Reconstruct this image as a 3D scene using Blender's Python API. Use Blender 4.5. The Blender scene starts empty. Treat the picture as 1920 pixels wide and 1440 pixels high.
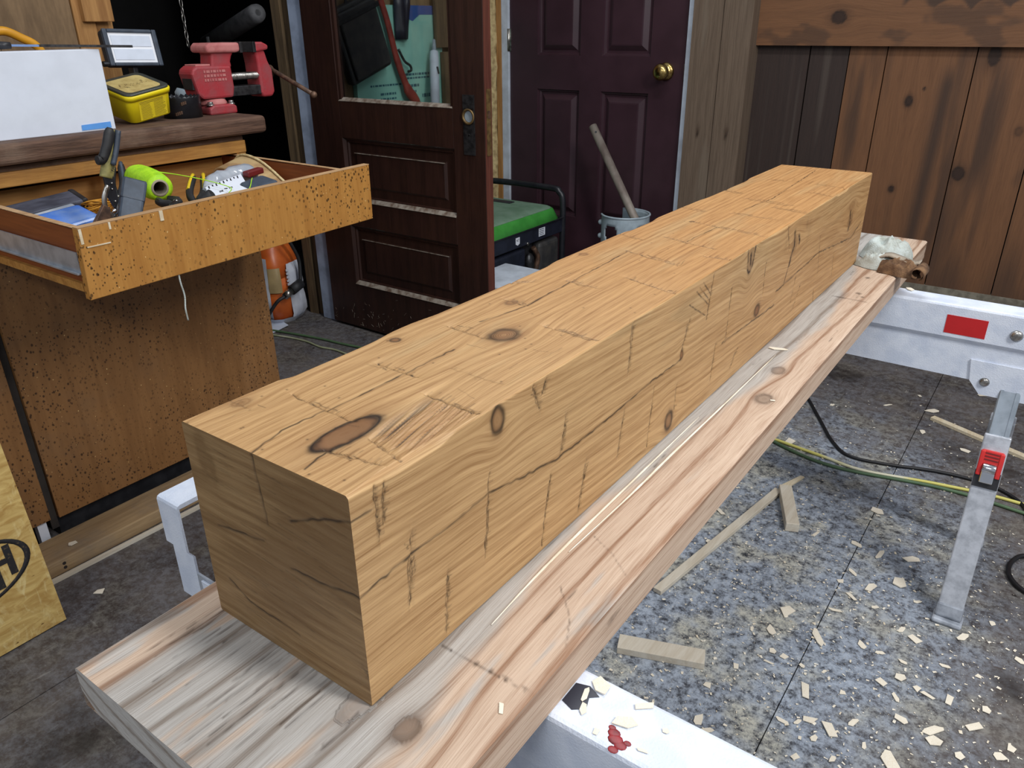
import bpy, bmesh, math, random
import numpy as np
from mathutils import Vector, Matrix, Euler

# ------------------------------------------------------------------ camera, world, lights, exposure
scene = bpy.context.scene
C = scene.collection
R = math.radians
cam_d = bpy.data.cameras.new('camera')
cam_d.sensor_width = 36; cam_d.sensor_fit = 'HORIZONTAL'; cam_d.lens = 1436.66 / 1920 * 36
cam_d.clip_start = .02
cam = bpy.data.objects.new('camera', cam_d); C.objects.link(cam)
cam.location = (.3551, -.2964, 1.2154)
cam.rotation_euler = (R(64.896), R(.443), R(35.616))
scene.camera = cam

world = bpy.data.worlds.new('world'); scene.world = world; world.use_nodes = True
world.node_tree.nodes['Background'].inputs[0].default_value = (.80, .88, 1.0, 1)
world.node_tree.nodes['Background'].inputs[1].default_value = .42

def area(name, loc, target, sx, sy, power, color):
    d = bpy.data.lights.new(name, 'AREA'); d.shape = 'RECTANGLE'; d.size = sx; d.size_y = sy
    d.energy = power; d.color = color
    o = bpy.data.objects.new(name, d); C.objects.link(o); o.location = loc
    o.rotation_euler = (Vector(target) - Vector(loc)).to_track_quat('-Z', 'Y').to_euler()
    return o
area('shop_light', (1.75, .5, 2.55), (.05, .6, .5), .3, 1.2, 62, (1.0, .985, .965))
area('ceiling_light', (-.35, 1.55, 2.75), (-.35, 1.5, 0), 1.2, .3, 26, (.95, .98, 1.0))
area('rear_fill_light', (.2, -1.9, 2.7), (0, -.2, .6), 1.2, .3, 26, (.93, .97, 1.0))  # unseen fill lamp, added behind the camera to brighten the near-facing sides

vs = scene.view_settings
vs.view_transform = 'Standard'; vs.look = 'None'; vs.gamma = 1; vs.use_curve_mapping = False
vs.exposure = -.06

# ------------------------------------------------------------------ material helpers
def srgb(r, g, b):
    f = lambda c: (c/255/12.92) if c/255 <= .04045 else ((c/255+.055)/1.055)**2.4
    return (f(r), f(g), f(b), 1)
MATS = {}
class NT:
    def __init__(s, name):
        s.m = bpy.data.materials.new(name); s.m.use_nodes = True
        s.t = s.m.node_tree; s.n = s.t.nodes; s.b = s.n['Principled BSDF']; MATS[name] = s.m
    def add(s, typ, **kw):
        n = s.n.new(typ)
        for k, v in kw.items(): setattr(n, k, v)
        return n
    def link(s, a, b): s.t.links.new(a, b)
    def val(s, sock, v):
        if isinstance(v, bpy.types.NodeSocket): s.link(v, sock)
        else: sock.default_value = v
    def math(s, op, a, b=0.0, c=0.0, clamp=False):
        n = s.add('ShaderNodeMath', operation=op); n.use_clamp = clamp
        s.val(n.inputs[0], a); s.val(n.inputs[1], b)
        if op in ('MULTIPLY_ADD', 'SMOOTH_MIN'): s.val(n.inputs[2], c)
        return n.outputs[0]
    def mix(s, f, a, b, blend='MIX'):
        n = s.add('ShaderNodeMix', data_type='RGBA', blend_type=blend)
        s.val(n.inputs[0], f); s.val(n.inputs[6], a); s.val(n.inputs[7], b); return n.outputs[2]
    def noise(s, vec, scale, detail=3, rough=.55, dist=0.0):
        n = s.add('ShaderNodeTexNoise'); s.val(n.inputs['Vector'], vec)
        n.inputs['Scale'].default_value = scale; n.inputs['Detail'].default_value = detail
        n.inputs['Roughness'].default_value = rough; n.inputs['Distortion'].default_value = dist
        return n.outputs[0]
    def vor(s, vec, scale, out='Distance', rand=1.0):
        n = s.add('ShaderNodeTexVoronoi'); s.val(n.inputs['Vector'], vec)
        n.inputs['Scale'].default_value = scale; n.inputs['Randomness'].default_value = rand
        return n.outputs[out]
    def ramp(s, f, a, b, va=0.0, vb=1.0):
        n = s.add('ShaderNodeMapRange', interpolation_type='SMOOTHSTEP'); s.val(n.inputs[0], f)
        n.inputs[1].default_value = a; n.inputs[2].default_value = b
        n.inputs[3].default_value = va; n.inputs[4].default_value = vb; return n.outputs[0]
    def obj(s, scale=(1, 1, 1), rot=(0, 0, 0)):
        tc = s.add('ShaderNodeTexCoord'); mp = s.add('ShaderNodeMapping')
        s.link(tc.outputs['Object'], mp.inputs[0])
        mp.inputs['Scale'].default_value = scale; mp.inputs['Rotation'].default_value = rot
        return mp.outputs[0]
    def bump(s, h, strength=.3, dist=.002):
        n = s.add('ShaderNodeBump'); n.inputs['Strength'].default_value = strength
        n.inputs['Distance'].default_value = dist; s.link(h, n.inputs['Height'])
        s.link(n.outputs[0], s.b.inputs['Normal'])
    def out(s, col, rough=.6, metal=0.0, spec=.5):
        s.val(s.b.inputs['Base Color'], col); s.val(s.b.inputs['Roughness'], rough)
        s.b.inputs['Metallic'].default_value = metal; s.b.inputs['Specular IOR Level'].default_value = spec
        return s.m

def pm(name, c, rough=.6, metal=0.0, var=.12, vs_=18, bump=0.0, bs=120, c2=None, lo=.35, hi=.7, stretch=(1, 1, 1), spec=.5):
    t = NT(name); v = t.obj(stretch)
    f = t.ramp(t.noise(v, vs_, 5), lo, hi)
    a = srgb(*c)
    b = srgb(*c2) if c2 else tuple(min(1, x*(1-var*2)) for x in a[:3]) + (1,)
    t.out(t.mix(f, a, b), rough, metal, spec)
    if bump: t.bump(t.noise(v, bs, 3), bump, .003)
    return t.m

def wood(name, c1, c2, axis=1, gs=55, along=3, rough=.6, dirt=None, dirt_amt=.4, bump=.15, speck=None, spec=.4):
    """plain procedural wood: grain runs along the axis"""
    t = NT(name); sc = [gs, gs, gs]; sc[axis] = along
    v = t.obj(tuple(sc)); o = t.obj()
    n1 = t.noise(v, 1, 5, .6, .6); n2 = t.noise(v, 4.5, 3, .6)
    f = t.ramp(t.math('ADD', t.math('MULTIPLY', n1, .7), t.math('MULTIPLY', n2, .3)), .33, .68)
    col = t.mix(f, srgb(*c1), srgb(*c2))
    if dirt:
        col = t.mix(t.math('MULTIPLY', t.ramp(t.noise(o, 6, 5, .65), .45, .75), dirt_amt), col, srgb(*dirt))
    if speck:
        sv = t.obj((1, 1, .75))
        s2 = t.ramp(t.noise(o, 4, 3), .34, .56, .25, 1.0)
        for sc_, rad in ((105, .27), (165, .25), (60, .17)):
            vo = t.add('ShaderNodeTexVoronoi'); t.link(sv, vo.inputs['Vector']); vo.inputs['Scale'].default_value = sc_
            cs = t.add('ShaderNodeSeparateColor'); t.link(vo.outputs['Color'], cs.inputs[0])
            dot = t.math('MULTIPLY', t.ramp(vo.outputs['Distance'], rad*.7, rad*1.25, 1, 0), t.ramp(cs.outputs[0], .35, .45))
            col = t.mix(t.math('MULTIPLY', t.math('MULTIPLY', dot, s2), .85), col, srgb(*speck))
        w1 = t.ramp(t.noise(t.obj((1.3, 1.2, 1)), 160, 1, .4), .765, .775)
        col = t.mix(w1, col, srgb(215, 180, 120))
    t.out(col, rough, 0, spec)
    t.bump(n2, bump, .0015)
    return t.m

def fieldwood(name, light, dark, knot, crack, stain, ringf=70, ringamt=.35, fine=.5, rough=.5, spec=.4, bump=.35, grey=None, tint=None, ringp=3.0, contrast=1.0):
    """wood whose grain follows the attribute gc (cross-grain, along-grain, seed); fx holds (crack, knot, stain)"""
    t = NT(name)
    a = t.add('ShaderNodeAttribute', attribute_name='gc'); f = t.add('ShaderNodeAttribute', attribute_name='fx')
    sa = t.add('ShaderNodeSeparateXYZ'); t.link(a.outputs['Vector'], sa.inputs[0])
    sf = t.add('ShaderNodeSeparateXYZ'); t.link(f.outputs['Vector'], sf.inputs[0])
    g, u, sd = sa.outputs; dk, kn, st = sf.outputs
    def vec(gs, us):
        c = t.add('ShaderNodeCombineXYZ')
        t.val(c.inputs[0], t.math('MULTIPLY', g, gs)); t.val(c.inputs[1], t.math('MULTIPLY', u, us)); t.val(c.inputs[2], sd)
        return c.outputs[0]
    n_big = t.noise(vec(45, 2.5), 1, 4, .6, .3)
    n_mid = t.noise(vec(170, 5), 1, 4, .65)
    n_fin = t.noise(vec(620, 16), 1, 3, .6)
    ph = t.math('ADD', t.math('MULTIPLY', g, ringf*6.283), t.math('MULTIPLY', n_big, 5.0))
    ring = t.math('POWER', t.math('MULTIPLY_ADD', t.math('SINE', ph), .5, .5), ringp)
    fac = t.math('ADD', t.math('MULTIPLY', t.ramp(n_mid, .32, .7), fine), t.math('MULTIPLY', ring, ringamt))
    fac = t.math('ADD', fac, t.math('MULTIPLY', t.ramp(n_fin, .4, .7), .34), clamp=True)
    col = t.mix(fac, srgb(*light), srgb(*dark))
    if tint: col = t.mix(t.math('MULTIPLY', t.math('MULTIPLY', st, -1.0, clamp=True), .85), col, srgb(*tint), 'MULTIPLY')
    if grey:
        col = t.mix(t.math('MULTIPLY', t.ramp(st, 0, 1), .9), col, t.mix(t.math('MULTIPLY', fac, .8), srgb(*grey), srgb(*stain)))
    else:
        col = t.mix(t.math('MULTIPLY', t.math('MAXIMUM', st, 0.0), .8), col, srgb(*stain))
    kc = t.mix(t.ramp(n_mid, .3, .7), srgb(*knot), tuple(x*1.5 for x in srgb(*knot)[:3]) + (1,))
    col = t.mix(t.math('MULTIPLY', kn, .92, clamp=True), col, kc)
    col = t.mix(t.math('MULTIPLY', dk, .95, clamp=True), col, srgb(*crack))
    t.out(col, t.ramp(n_mid, .2, .8, rough-.08, rough+.12), 0, spec)
    h = t.math('ADD', t.math('MULTIPLY', n_fin, .6), t.math('MULTIPLY', n_mid, .8))
    t.bump(h, bump, .0012)
    return t.m

# ------------------------------------------------------------------ numpy noise and wood fields
_rng = np.random.RandomState(7); _lat = _rng.rand(512, 512)
def vn(x, y, seed=0):
    x = np.asarray(x, float) + seed*17.31; y = np.asarray(y, float) + seed*5.77
    xi = np.floor(x).astype(int); yi = np.floor(y).astype(int)
    fx = x-xi; fy = y-yi; fx = fx*fx*(3-2*fx); fy = fy*fy*(3-2*fy)
    L = lambda a, b: _lat[a % 512, b % 512]
    return (L(xi, yi)*(1-fx)+L(xi+1, yi)*fx)*(1-fy) + (L(xi, yi+1)*(1-fx)+L(xi+1, yi+1)*fx)*fy
def fbm(x, y, seed=0, o=4):
    s = 0; a = .5
    for i in range(o): s = s + a*vn(x*2**i, y*2**i, seed+i*3); a *= .5
    return s
def sst(a, b, x):
    t = np.clip((x-a)/(b-a), 0, 1); return t*t*(3-2*t)
def polydist(A, B, poly):
    best = np.full(A.shape, 9.0)
    for (a0, b0), (a1, b1) in zip(poly[:-1], poly[1:]):
        da, db = a1-a0, b1-b0; L2 = da*da+db*db+1e-12
        t = np.clip(((A-a0)*da+(B-b0)*db)/L2, 0, 1)
        best = np.minimum(best, np.hypot(A-a0-t*da, B-b0-t*db))
    return best
def grainfield(U, V, knots, seed=0, wave=.004, wlen=3.0):
    """cross-grain coordinate bent round the knots, plus knot and crack masks; knots = (u, v, ru, rv, depth of colour, rim)"""
    g = V + wave*(fbm(U*wlen, V*6, seed)-.5)*2
    kn = np.zeros_like(U); dk = np.zeros_like(U)
    for i, (u0, v0, ru, rv, kc, rim) in enumerate(knots):
        du = U-u0; dv = V-v0
        g = g - dv*.75*np.exp(-(du/(3.2*ru))**2 - (dv/(2.6*rv))**2)
        r = np.hypot(du/ru, dv/rv) + .16*(vn(U*180, V*180, seed+i)-.5)
        kn = np.maximum(kn, kc*(1-sst(.9, 1.12, r)))
        kn = np.maximum(kn, kc*.35*(1-sst(.9, 2.6, r)))
        inside = r < 1.05
        g = np.where(inside, v0 + .004*r + .02*i, g)
        rw = .17 if ru > .02 else .30
        dk = np.maximum(dk, rim*np.exp(-((r-1.0)/rw)**2)*(.7+.3*vn(U*120, V*120, seed+9+i)))
    return g, kn, dk
def arr_mesh(name, grids):
    """grids: list of (P[n,m,3], gc[n,m,3], fx[n,m,3], flip) joined in one mesh"""
    V, F, G, X = [], [], [], []; off = 0
    for P, gc, fx, flip in grids:
        n, m = P.shape[:2]
        idx = np.arange(n*m).reshape(n, m)+off
        q = np.stack([idx[:-1, :-1], idx[1:, :-1], idx[1:, 1:], idx[:-1, 1:]], -1).reshape(-1, 4)
        if flip: q = q[:, ::-1]
        V.append(P.reshape(-1, 3)); F.append(q); G.append(gc.reshape(-1, 3)); X.append(fx.reshape(-1, 3)); off += n*m
    V = np.concatenate(V); F = np.concatenate(F); G = np.concatenate(G); X = np.concatenate(X)
    me = bpy.data.meshes.new(name)
    me.vertices.add(len(V)); me.vertices.foreach_set('co', V.astype(np.float32).ravel())
    me.loops.add(F.size); me.loops.foreach_set('vertex_index', F.astype(np.int32).ravel())
    me.polygons.add(len(F)); me.polygons.foreach_set('loop_start', np.arange(0, F.size, 4, dtype=np.int32))
    me.polygons.foreach_set('use_smooth', np.ones(len(F), bool))
    me.update(calc_edges=True)
    for nm, D in (('gc', G), ('fx', X)):
        at = me.attributes.new(nm, 'FLOAT_VECTOR', 'POINT'); at.data.foreach_set('vector', D.astype(np.float32).ravel())
    return me
def jag(pts, n, amp, rs, ext=0.0):
    """a polyline cut into n pieces and shaken sideways"""
    P = [Vector(p) for p in pts]; L = [(b-a).length for a, b in zip(P[:-1], P[1:])]; T = sum(L) or 1; out = []
    for k in range(n+1):
        q = k/n*T; i = 0
        while i < len(L)-1 and q > L[i]: q -= L[i]; i += 1
        d = P[i+1]-P[i]; p = P[i]+d*(q/(L[i] or 1)); nn = Vector((-d.y, d.x)).normalized()
        out.append(tuple(p+nn*rs.gauss(0, amp)))
    return out
def scratch(M, ax0, A, B, pts, w, amt, seed=0, mode='max'):
    """draw a thin dark line into M, working only on the rows it touches"""
    lo = min(p[0] for p in pts)-.008; hi = max(p[0] for p in pts)+.008
    i0, i1 = np.searchsorted(ax0, [lo, hi])
    if i1 <= i0: return
    a, b = A[i0:i1], B[i0:i1]; d = polydist(a, b, pts)
    v = amt*np.exp(-(d/w)**2)*(.45+.55*sst(.2, .55, vn(a*190, b*190, seed)))
    M[i0:i1] = np.maximum(M[i0:i1], v) if mode == 'max' else M[i0:i1]+v
def z3(*a): return np.stack(np.broadcast_arrays(*[np.asarray(q, float) for q in a]), -1)

def plank_mesh(name, x0, x1, y0, y1, z0, z1, along, face, knots=(), seed=0, nu=60, nv=24, wave=.01, stainf=None, edge=.0015, fadein=None):
    """a board; its shown face is a fine grid with grain attributes. along: axis of the grain, face: '-y' '+x' '+z'"""
    lo = np.array([x0, y0, z0]); hi = np.array([x1, y1, z1])
    fa = 'xyz'.index(face[1]); ua = 'xyz'.index(along); va = 3-fa-ua
    grids = []
    for fax in (0, 1, 2):
        for sgn in (-1, 1):
            a, b = [q for q in (0, 1, 2) if q != fax]
            main = fax == fa and sgn == (1 if face[0] == '+' else -1)
            na = nb = 2
            if main: na = nu if a == ua else nv; nb = nu if b == ua else nv
            A, B = np.meshgrid(np.linspace(lo[a], hi[a], na), np.linspace(lo[b], hi[b], nb), indexing='ij')
            P = np.zeros(A.shape+(3,)); P[..., a] = A; P[..., b] = B; P[..., fax] = hi[fax] if sgn > 0 else lo[fax]
            U = P[..., ua]; V = P[..., va]
            g, kn, dk = grainfield(U, V, knots if main else (), seed, wave)
            if not main: g = g + P[..., fa]
            st = stainf(U, V) if (stainf and main) else np.zeros_like(U)
            even = (fax == 0) or (fax == 2)
            flip = (sgn < 0) if even else (sgn > 0)
            grids.append((P, z3(g, U, seed*1.7), z3(dk, kn, st), flip))
    return arr_mesh(name, grids)

# ------------------------------------------------------------------ mesh helpers
def empty(name, loc=(0, 0, 0)):
    o = bpy.data.objects.new(name, None); o.location = loc; o.empty_display_size = .05; C.objects.link(o); return o
def tag(o, label=None, cat=None, group=None, kind=None):
    if label: o['label'] = label
    if cat: o['category'] = cat
    if group: o['group'] = group
    if kind: o['kind'] = kind
    return o
def thing(name, label, cat, loc=(0, 0, 0), group=None): return tag(empty(name, loc), label, cat, group)
def root_loc(p):
    v = Vector((0, 0, 0))
    while p is not None: v = v + p.location; p = p.parent
    return v
def link(name, me, mat, parent=None, bevel=0.0, seg=2):
    """meshes are in world coordinates; a child's mesh is shifted by its parents' places"""
    if parent is not None: me.transform(Matrix.Translation(-root_loc(parent)))
    o = bpy.data.objects.new(name, me); C.objects.link(o)
    if parent is not None: o.parent = parent
    for m in (mat if isinstance(mat, (list, tuple)) else [mat]): me.materials.append(MATS[m])
    if bevel:
        b = o.modifiers.new('bevel', 'BEVEL'); b.width = bevel; b.segments = seg; b.limit_method = 'ANGLE'; b.angle_limit = R(40)
    return o
class MB:
    def __init__(s): s.bm = bmesh.new()
    def box(s, lo, hi, M=None):
        vs_ = [s.bm.verts.new((x, y, z)) for z in (lo[2], hi[2]) for y in (lo[1], hi[1]) for x in (lo[0], hi[0])]
        for f in ((0, 2, 3, 1), (4, 5, 7, 6), (0, 1, 5, 4), (2, 6, 7, 3), (0, 4, 6, 2), (1, 3, 7, 5)): s.bm.faces.new([vs_[i] for i in f])
        if M: bmesh.ops.transform(s.bm, matrix=M, verts=vs_)
        return s
    def bar(s, p0, p1, w, h, up=(0, 0, 1), off=0):
        """box of section w x h from p0 to p1"""
        p0 = Vector(p0); p1 = Vector(p1); d = (p1-p0); L = d.length; d.normalize()
        sx = d.cross(Vector(up)).normalized(); uz = sx.cross(d)
        M = Matrix((sx, d, uz)).transposed().to_4x4(); M.translation = p0
        return s.box((-w/2, 0, -h/2+off), (w/2, L, h/2+off), M)
    def loft(s, rings, cap=True, closed=False):
        R_ = [[s.bm.verts.new(p) for p in r] for r in rings]
        n = len(R_[0]); prs = list(zip(R_[:-1], R_[1:])) + ([(R_[-1], R_[0])] if closed else [])
        for a, b in prs:
            for i in range(n):
                j = (i+1) % n
                f = s.bm.faces.new((a[i], a[j], b[j], b[i])); f.smooth = True
        if cap and not closed:
            if cap != 'end': s.bm.faces.new(R_[0][::-1])
            s.bm.faces.new(R_[-1])
        return s
    def tube(s, pts, r, seg=8, sx=1.0, cap=True, closed=False):
        pts = [Vector(p) for p in pts]; rr = r if isinstance(r, (list, tuple)) else [r]*len(pts)
        rings = []; up = Vector((0, 0, 1)); prev = None
        for i, p in enumerate(pts):
            if closed: d = pts[(i+1) % len(pts)]-pts[i-1]
            else: d = pts[min(i+1, len(pts)-1)]-pts[max(i-1, 0)]
            d.normalize()
            if prev is None:
                a = d.cross(up if abs(d.z) < .95 else Vector((1, 0, 0))).normalized()
            else:
                a = (prev - d*prev.dot(d)).normalized()
            prev = a; b = d.cross(a)
            rings.append([p + (a*math.cos(t)*sx + b*math.sin(t))*rr[i] for t in [2*math.pi*k/seg for k in range(seg)]])
        return s.loft(rings, cap, closed)
    def cyl(s, p0, p1, r0, r1=None, seg=20): return s.tube([p0, p1], [r0, r0 if r1 is None else r1], seg)
    def lathe(s, prof, origin, axis=(0, 0, 1), seg=28, cap=True):
        ax = Vector(axis).normalized(); a = ax.cross(Vector((0, 0, 1)) if abs(ax.z) < .9 else Vector((1, 0, 0))).normalized(); b = ax.cross(a)
        o = Vector(origin)
        return s.loft([[o + ax*h + (a*math.cos(2*math.pi*k/seg)+b*math.sin(2*math.pi*k/seg))*max(r, 1e-5) for k in range(seg)] for r, h in prof], cap)
    def prism(s, poly, off):
        """flat polygon of 3-D points pushed along off"""
        a = [s.bm.verts.new(p) for p in poly]; b = [s.bm.verts.new(Vector(p)+Vector(off)) for p in poly]
        n = len(a); s.bm.faces.new(a[::-1]); s.bm.faces.new(b)
        for i in range(n): s.bm.faces.new((a[i], a[(i+1) % n], b[(i+1) % n], b[i]))
        return s
    def ball(s, c, r, sc=(1, 1, 1), sub=2):
        v = bmesh.ops.create_icosphere(s.bm, subdivisions=sub, radius=1)['verts']
        bmesh.ops.transform(s.bm, matrix=Matrix.Translation(c) @ Matrix.Diagonal((r*sc[0], r*sc[1], r*sc[2], 1)), verts=v)
        for q in v:
            for f in q.link_faces: f.smooth = True
        return s
    def tf(s, M): bmesh.ops.transform(s.bm, matrix=M, verts=s.bm.verts[:]); return s
    def jitter(s, a, f=30, seed=0):
        for v in s.bm.verts:
            c = v.co; v.co = c + Vector((float(vn(c.y*f, c.z*f+c.x*f, seed))-.5, float(vn(c.x*f, c.z*f-c.y*f, seed+1))-.5, float(vn(c.x*f, c.y*f+c.z*f, seed+2))-.5))*a*2
        return s
    def mesh(s, name, smooth=None):
        bmesh.ops.recalc_face_normals(s.bm, faces=s.bm.faces[:])
        me = bpy.data.meshes.new(name); s.bm.to_mesh(me); s.bm.free()
        if smooth is not None:
            for p in me.polygons: p.use_smooth = smooth
        return me
    def build(s, name, mat, parent=None, bevel=0.0, seg=2, smooth=None):
        return link(name, s.mesh(name, smooth), mat, parent, bevel, seg)
def curve(pts, n=8):
    """smooth points through a list (Catmull-Rom)"""
    P = [Vector(p) for p in pts]; P = [P[0]*2-P[1]] + P + [P[-1]*2-P[-2]]; out = []
    for i in range(1, len(P)-2):
        for k in range(n):
            t = k/n
            out.append(.5*((2*P[i])+(P[i+1]-P[i-1])*t+(2*P[i-1]-5*P[i]+4*P[i+1]-P[i+2])*t*t+(3*P[i]-P[i-1]-3*P[i+1]+P[i+2])*t**3))
    out.append(P[-2]); return out
def text_mesh(s, size, M, depth=.0006):
    cu = bpy.data.curves.new('txt', 'FONT'); cu.body = s; cu.size = size; cu.extrude = depth; cu.align_x = 'CENTER'; cu.align_y = 'CENTER'
    o = bpy.data.objects.new('txt', cu); C.objects.link(o)
    dg = bpy.context.evaluated_depsgraph_get()
    me = bpy.data.meshes.new_from_object(o.evaluated_get(dg)); bpy.data.objects.remove(o); bpy.data.curves.remove(cu)
    me.transform(M); return me
def frame_mat(o, ex, ey):
    ex = Vector(ex).normalized(); ey = Vector(ey); ey = (ey-ex*ey.dot(ex)).normalized(); ez = ex.cross(ey)
    M = Matrix((ex, ey, ez)).transposed().to_4x4(); M.translation = Vector(o); return M
random.seed(3)

# ------------------------------------------------------------------ materials
fieldwood('timber_wood', (198, 165, 119), (138, 102, 62), (96, 60, 36), (22, 15, 12), (98, 70, 40), ringf=95, ringamt=.20, fine=.45, rough=.47, spec=.35, bump=.3, tint=(255, 218, 180))
fieldwood('plank_wood', (204, 181, 160), (146, 113, 90), (108, 90, 76), (54, 40, 32), (108, 94, 80), ringf=26, ringamt=.66, fine=.26, rough=.75, spec=.2, bump=.6, grey=(184, 182, 178), ringp=6.0)
fieldwood('wall_wood', (120, 82, 54), (86, 57, 38), (36, 24, 19), (20, 14, 12), (48, 39, 35), ringf=20, ringamt=.14, fine=.22, rough=.62, spec=.35, bump=.3)
fieldwood('wall_wood_dark', (58, 45, 40), (42, 33, 30), (28, 18, 14), (14, 10, 9), (92, 82, 74), ringf=24, ringamt=.15, fine=.3, rough=.6, spec=.35, bump=.3)
fieldwood('post_wood', (114, 97, 82), (88, 74, 62), (60, 44, 34), (34, 26, 20), (118, 106, 92), ringf=30, ringamt=.2, fine=.5, rough=.75, spec=.2, bump=.4)
wood('drawer_wood', (184, 132, 66), (164, 112, 52), axis=2, gs=45, along=4, rough=.42, speck=(40, 24, 12), bump=.06)
wood('cabinet_wood', (146, 104, 62), (128, 89, 51), axis=2, gs=28, along=3, rough=.5, speck=(48, 28, 14), dirt=(120, 92, 66), dirt_amt=.5, bump=.06)
wood('rail_wood', (186, 136, 70), (150, 102, 48), axis=1, gs=60, along=4, rough=.55, dirt=(110, 80, 48), dirt_amt=.4)
wood('bench_wood', (104, 76, 60), (64, 44, 34), axis=1, gs=90, along=7, rough=.75, dirt=(138, 116, 98), dirt_amt=.45, bump=.9)
wood('drawer_side', (142, 78, 40), (112, 58, 30), axis=0, gs=40, along=3, rough=.5, bump=.06)
wood('drawer_inside', (176, 130, 72), (150, 104, 54), axis=1, gs=40, along=3, rough=.6, bump=.06)
wood('edge_wood', (196, 160, 118), (160, 122, 84), axis=1, gs=60, along=4, rough=.75)
wood('stud_wood', (188, 140, 84), (150, 104, 58), axis=2, gs=45, along=3, rough=.7)
wood('old_stud', (112, 92, 66), (74, 60, 44), axis=2, gs=45, along=3, rough=.8)
wood('panel_ply', (142, 116, 86), (112, 90, 66), axis=2, gs=26, along=4, rough=.8, dirt=(70, 56, 44), dirt_amt=.5)
wood('lumber_wood', (176, 148, 110), (140, 114, 82), axis=1, gs=45, along=3, rough=.75, dirt=(120, 112, 104), dirt_amt=.6)
wood('pale_wood', (222, 210, 184), (204, 186, 154), axis=1, gs=50, along=5, rough=.7)
wood('pine_offcut', (216, 208, 192), (198, 186, 166), axis=1, gs=50, along=5, rough=.7)
wood('brown_door', (58, 36, 30), (42, 26, 22), axis=2, gs=40, along=3, rough=.36, dirt=(70, 44, 30), dirt_amt=.35, bump=.08)
wood('door_edge', (104, 58, 46), (78, 42, 34), axis=2, gs=40, along=3, rough=.5)
pm('moulding_worn', (150, 140, 128), .7, c2=(96, 76, 62), vs_=40)
pm('purple_paint', (62, 40, 48), .36, c2=(54, 34, 41), vs_=6, bump=.06, bs=240)
pm('white_paint', (206, 214, 226), .55, c2=(180, 186, 196), vs_=12)
pm('jamb_paint', (176, 190, 214), .5, c2=(146, 158, 180), vs_=14)
pm('horse_paint', (224, 231, 244), .5, c2=(206, 215, 232), vs_=26, bump=.25, bs=420)
pm('horse_grey', (176, 182, 192), .5, .1, c2=(126, 132, 142), vs_=26)
pm('aluminium', (200, 204, 212), .42, .3, c2=(164, 168, 176), vs_=40, bump=.08, bs=300)
pm('galvanised', (176, 186, 196), .3, .45, c2=(150, 160, 170), vs_=30)
pm('steel', (196, 192, 186), .28, .95, c2=(120, 116, 110), vs_=60)
pm('dark_steel', (74, 74, 76), .4, .7, c2=(44, 44, 46), vs_=60)
pm('rusty_steel', (116, 88, 70), .55, .5, c2=(74, 58, 50), vs_=60)
pm('chrome', (225, 225, 228), .12, 1.0, var=.05)
pm('brass', (196, 168, 104), .22, 1.0, c2=(150, 120, 70), vs_=40)
pm('brass_dull', (138, 112, 70), .5, .6, c2=(100, 80, 52), vs_=60)
pm('red_sticker', (196, 32, 36), .5, var=.06)
pm('red_latch', (206, 44, 42), .45, var=.1)
pm('dark_red', (110, 28, 26), .5, var=.1)
pm('vise_red', (164, 44, 52), .6, c2=(146, 66, 70), vs_=22, bump=.2, bs=160)
pm('vise_dusty', (188, 120, 116), .7, c2=(170, 92, 92), vs_=30)
pm('yellow_plastic', (238, 214, 22), .4, var=.05)
pm('yellow_label', (232, 206, 40), .45, var=.05)
pm('label_ink', (110, 92, 24), .6, var=.05)
pm('lid_grey', (62, 66, 62), .4, var=.1)
pm('lid_paper', (206, 184, 120), .6, c2=(180, 156, 96), vs_=40)
pm('black_plastic', (34, 34, 38), .45, c2=(50, 50, 54), vs_=30)
pm('black_rubber', (26, 26, 28), .6, c2=(40, 40, 42), vs_=40)
pm('black_paint', (24, 25, 30), .35, c2=(36, 37, 42), vs_=30)
pm('navy_plastic', (34, 38, 52), .4, c2=(26, 29, 40), vs_=20)
pm('slate_plastic', (66, 76, 90), .5, c2=(52, 60, 72), vs_=40)
pm('charcoal', (58, 60, 72), .55, c2=(84, 86, 100), vs_=60, stretch=(1, .3, 1))
pm('panel_white', (222, 228, 240), .35, var=.03)
pm('lamp_panel', (248, 250, 255), .4, var=.01)
pm('lamp_reflector', (228, 236, 250), .35, .0, var=.05)
pm('tape_blue', (92, 158, 232), .6, var=.06)
pm('shaft_blue', (120, 150, 200), .45, var=.1)
pm('handle_yellow', (226, 160, 40), .45, var=.08)
pm('tool_yellow', (226, 190, 30), .45, var=.08)
pm('olive_grip', (150, 142, 84), .6, c2=(120, 112, 64), vs_=50)
pm('neon_line', (190, 240, 40), .55, c2=(160, 218, 30), vs_=60, bump=.3, bs=500, stretch=(1, 1, 1))
pm('card_tube', (168, 156, 136), .8, var=.1)
pm('tube_dark', (52, 42, 40), .9, var=.1)
pm('orange_twine', (224, 158, 50), .7, var=.15)
pm('blue_film', (66, 118, 206), .25, c2=(120, 150, 200), vs_=16)
pm('clear_film', (150, 156, 166), .15, c2=(180, 184, 190), vs_=16)
pm('white_card', (226, 230, 240), .5, var=.03)
pm('ink', (30, 30, 34), .6, var=.02)
pm('belt_paper', (196, 168, 120), .7, c2=(150, 110, 74), vs_=14, stretch=(.4, 1, 3))
pm('belt_edge', (214, 196, 150), .7, c2=(180, 150, 100), vs_=120)
pm('bag_orange', (206, 104, 44), .35, c2=(176, 80, 32), vs_=10)
pm('bag_white', (208, 212, 222), .35, c2=(180, 184, 196), vs_=12)
pm('bag_blue', (66, 116, 172), .35, var=.1)
pm('bag_tan', (168, 146, 104), .4, var=.1)
pm('paper', (206, 214, 230), .7, var=.04)
pm('cord_green', (84, 110, 78), .5, var=.08)
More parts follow.
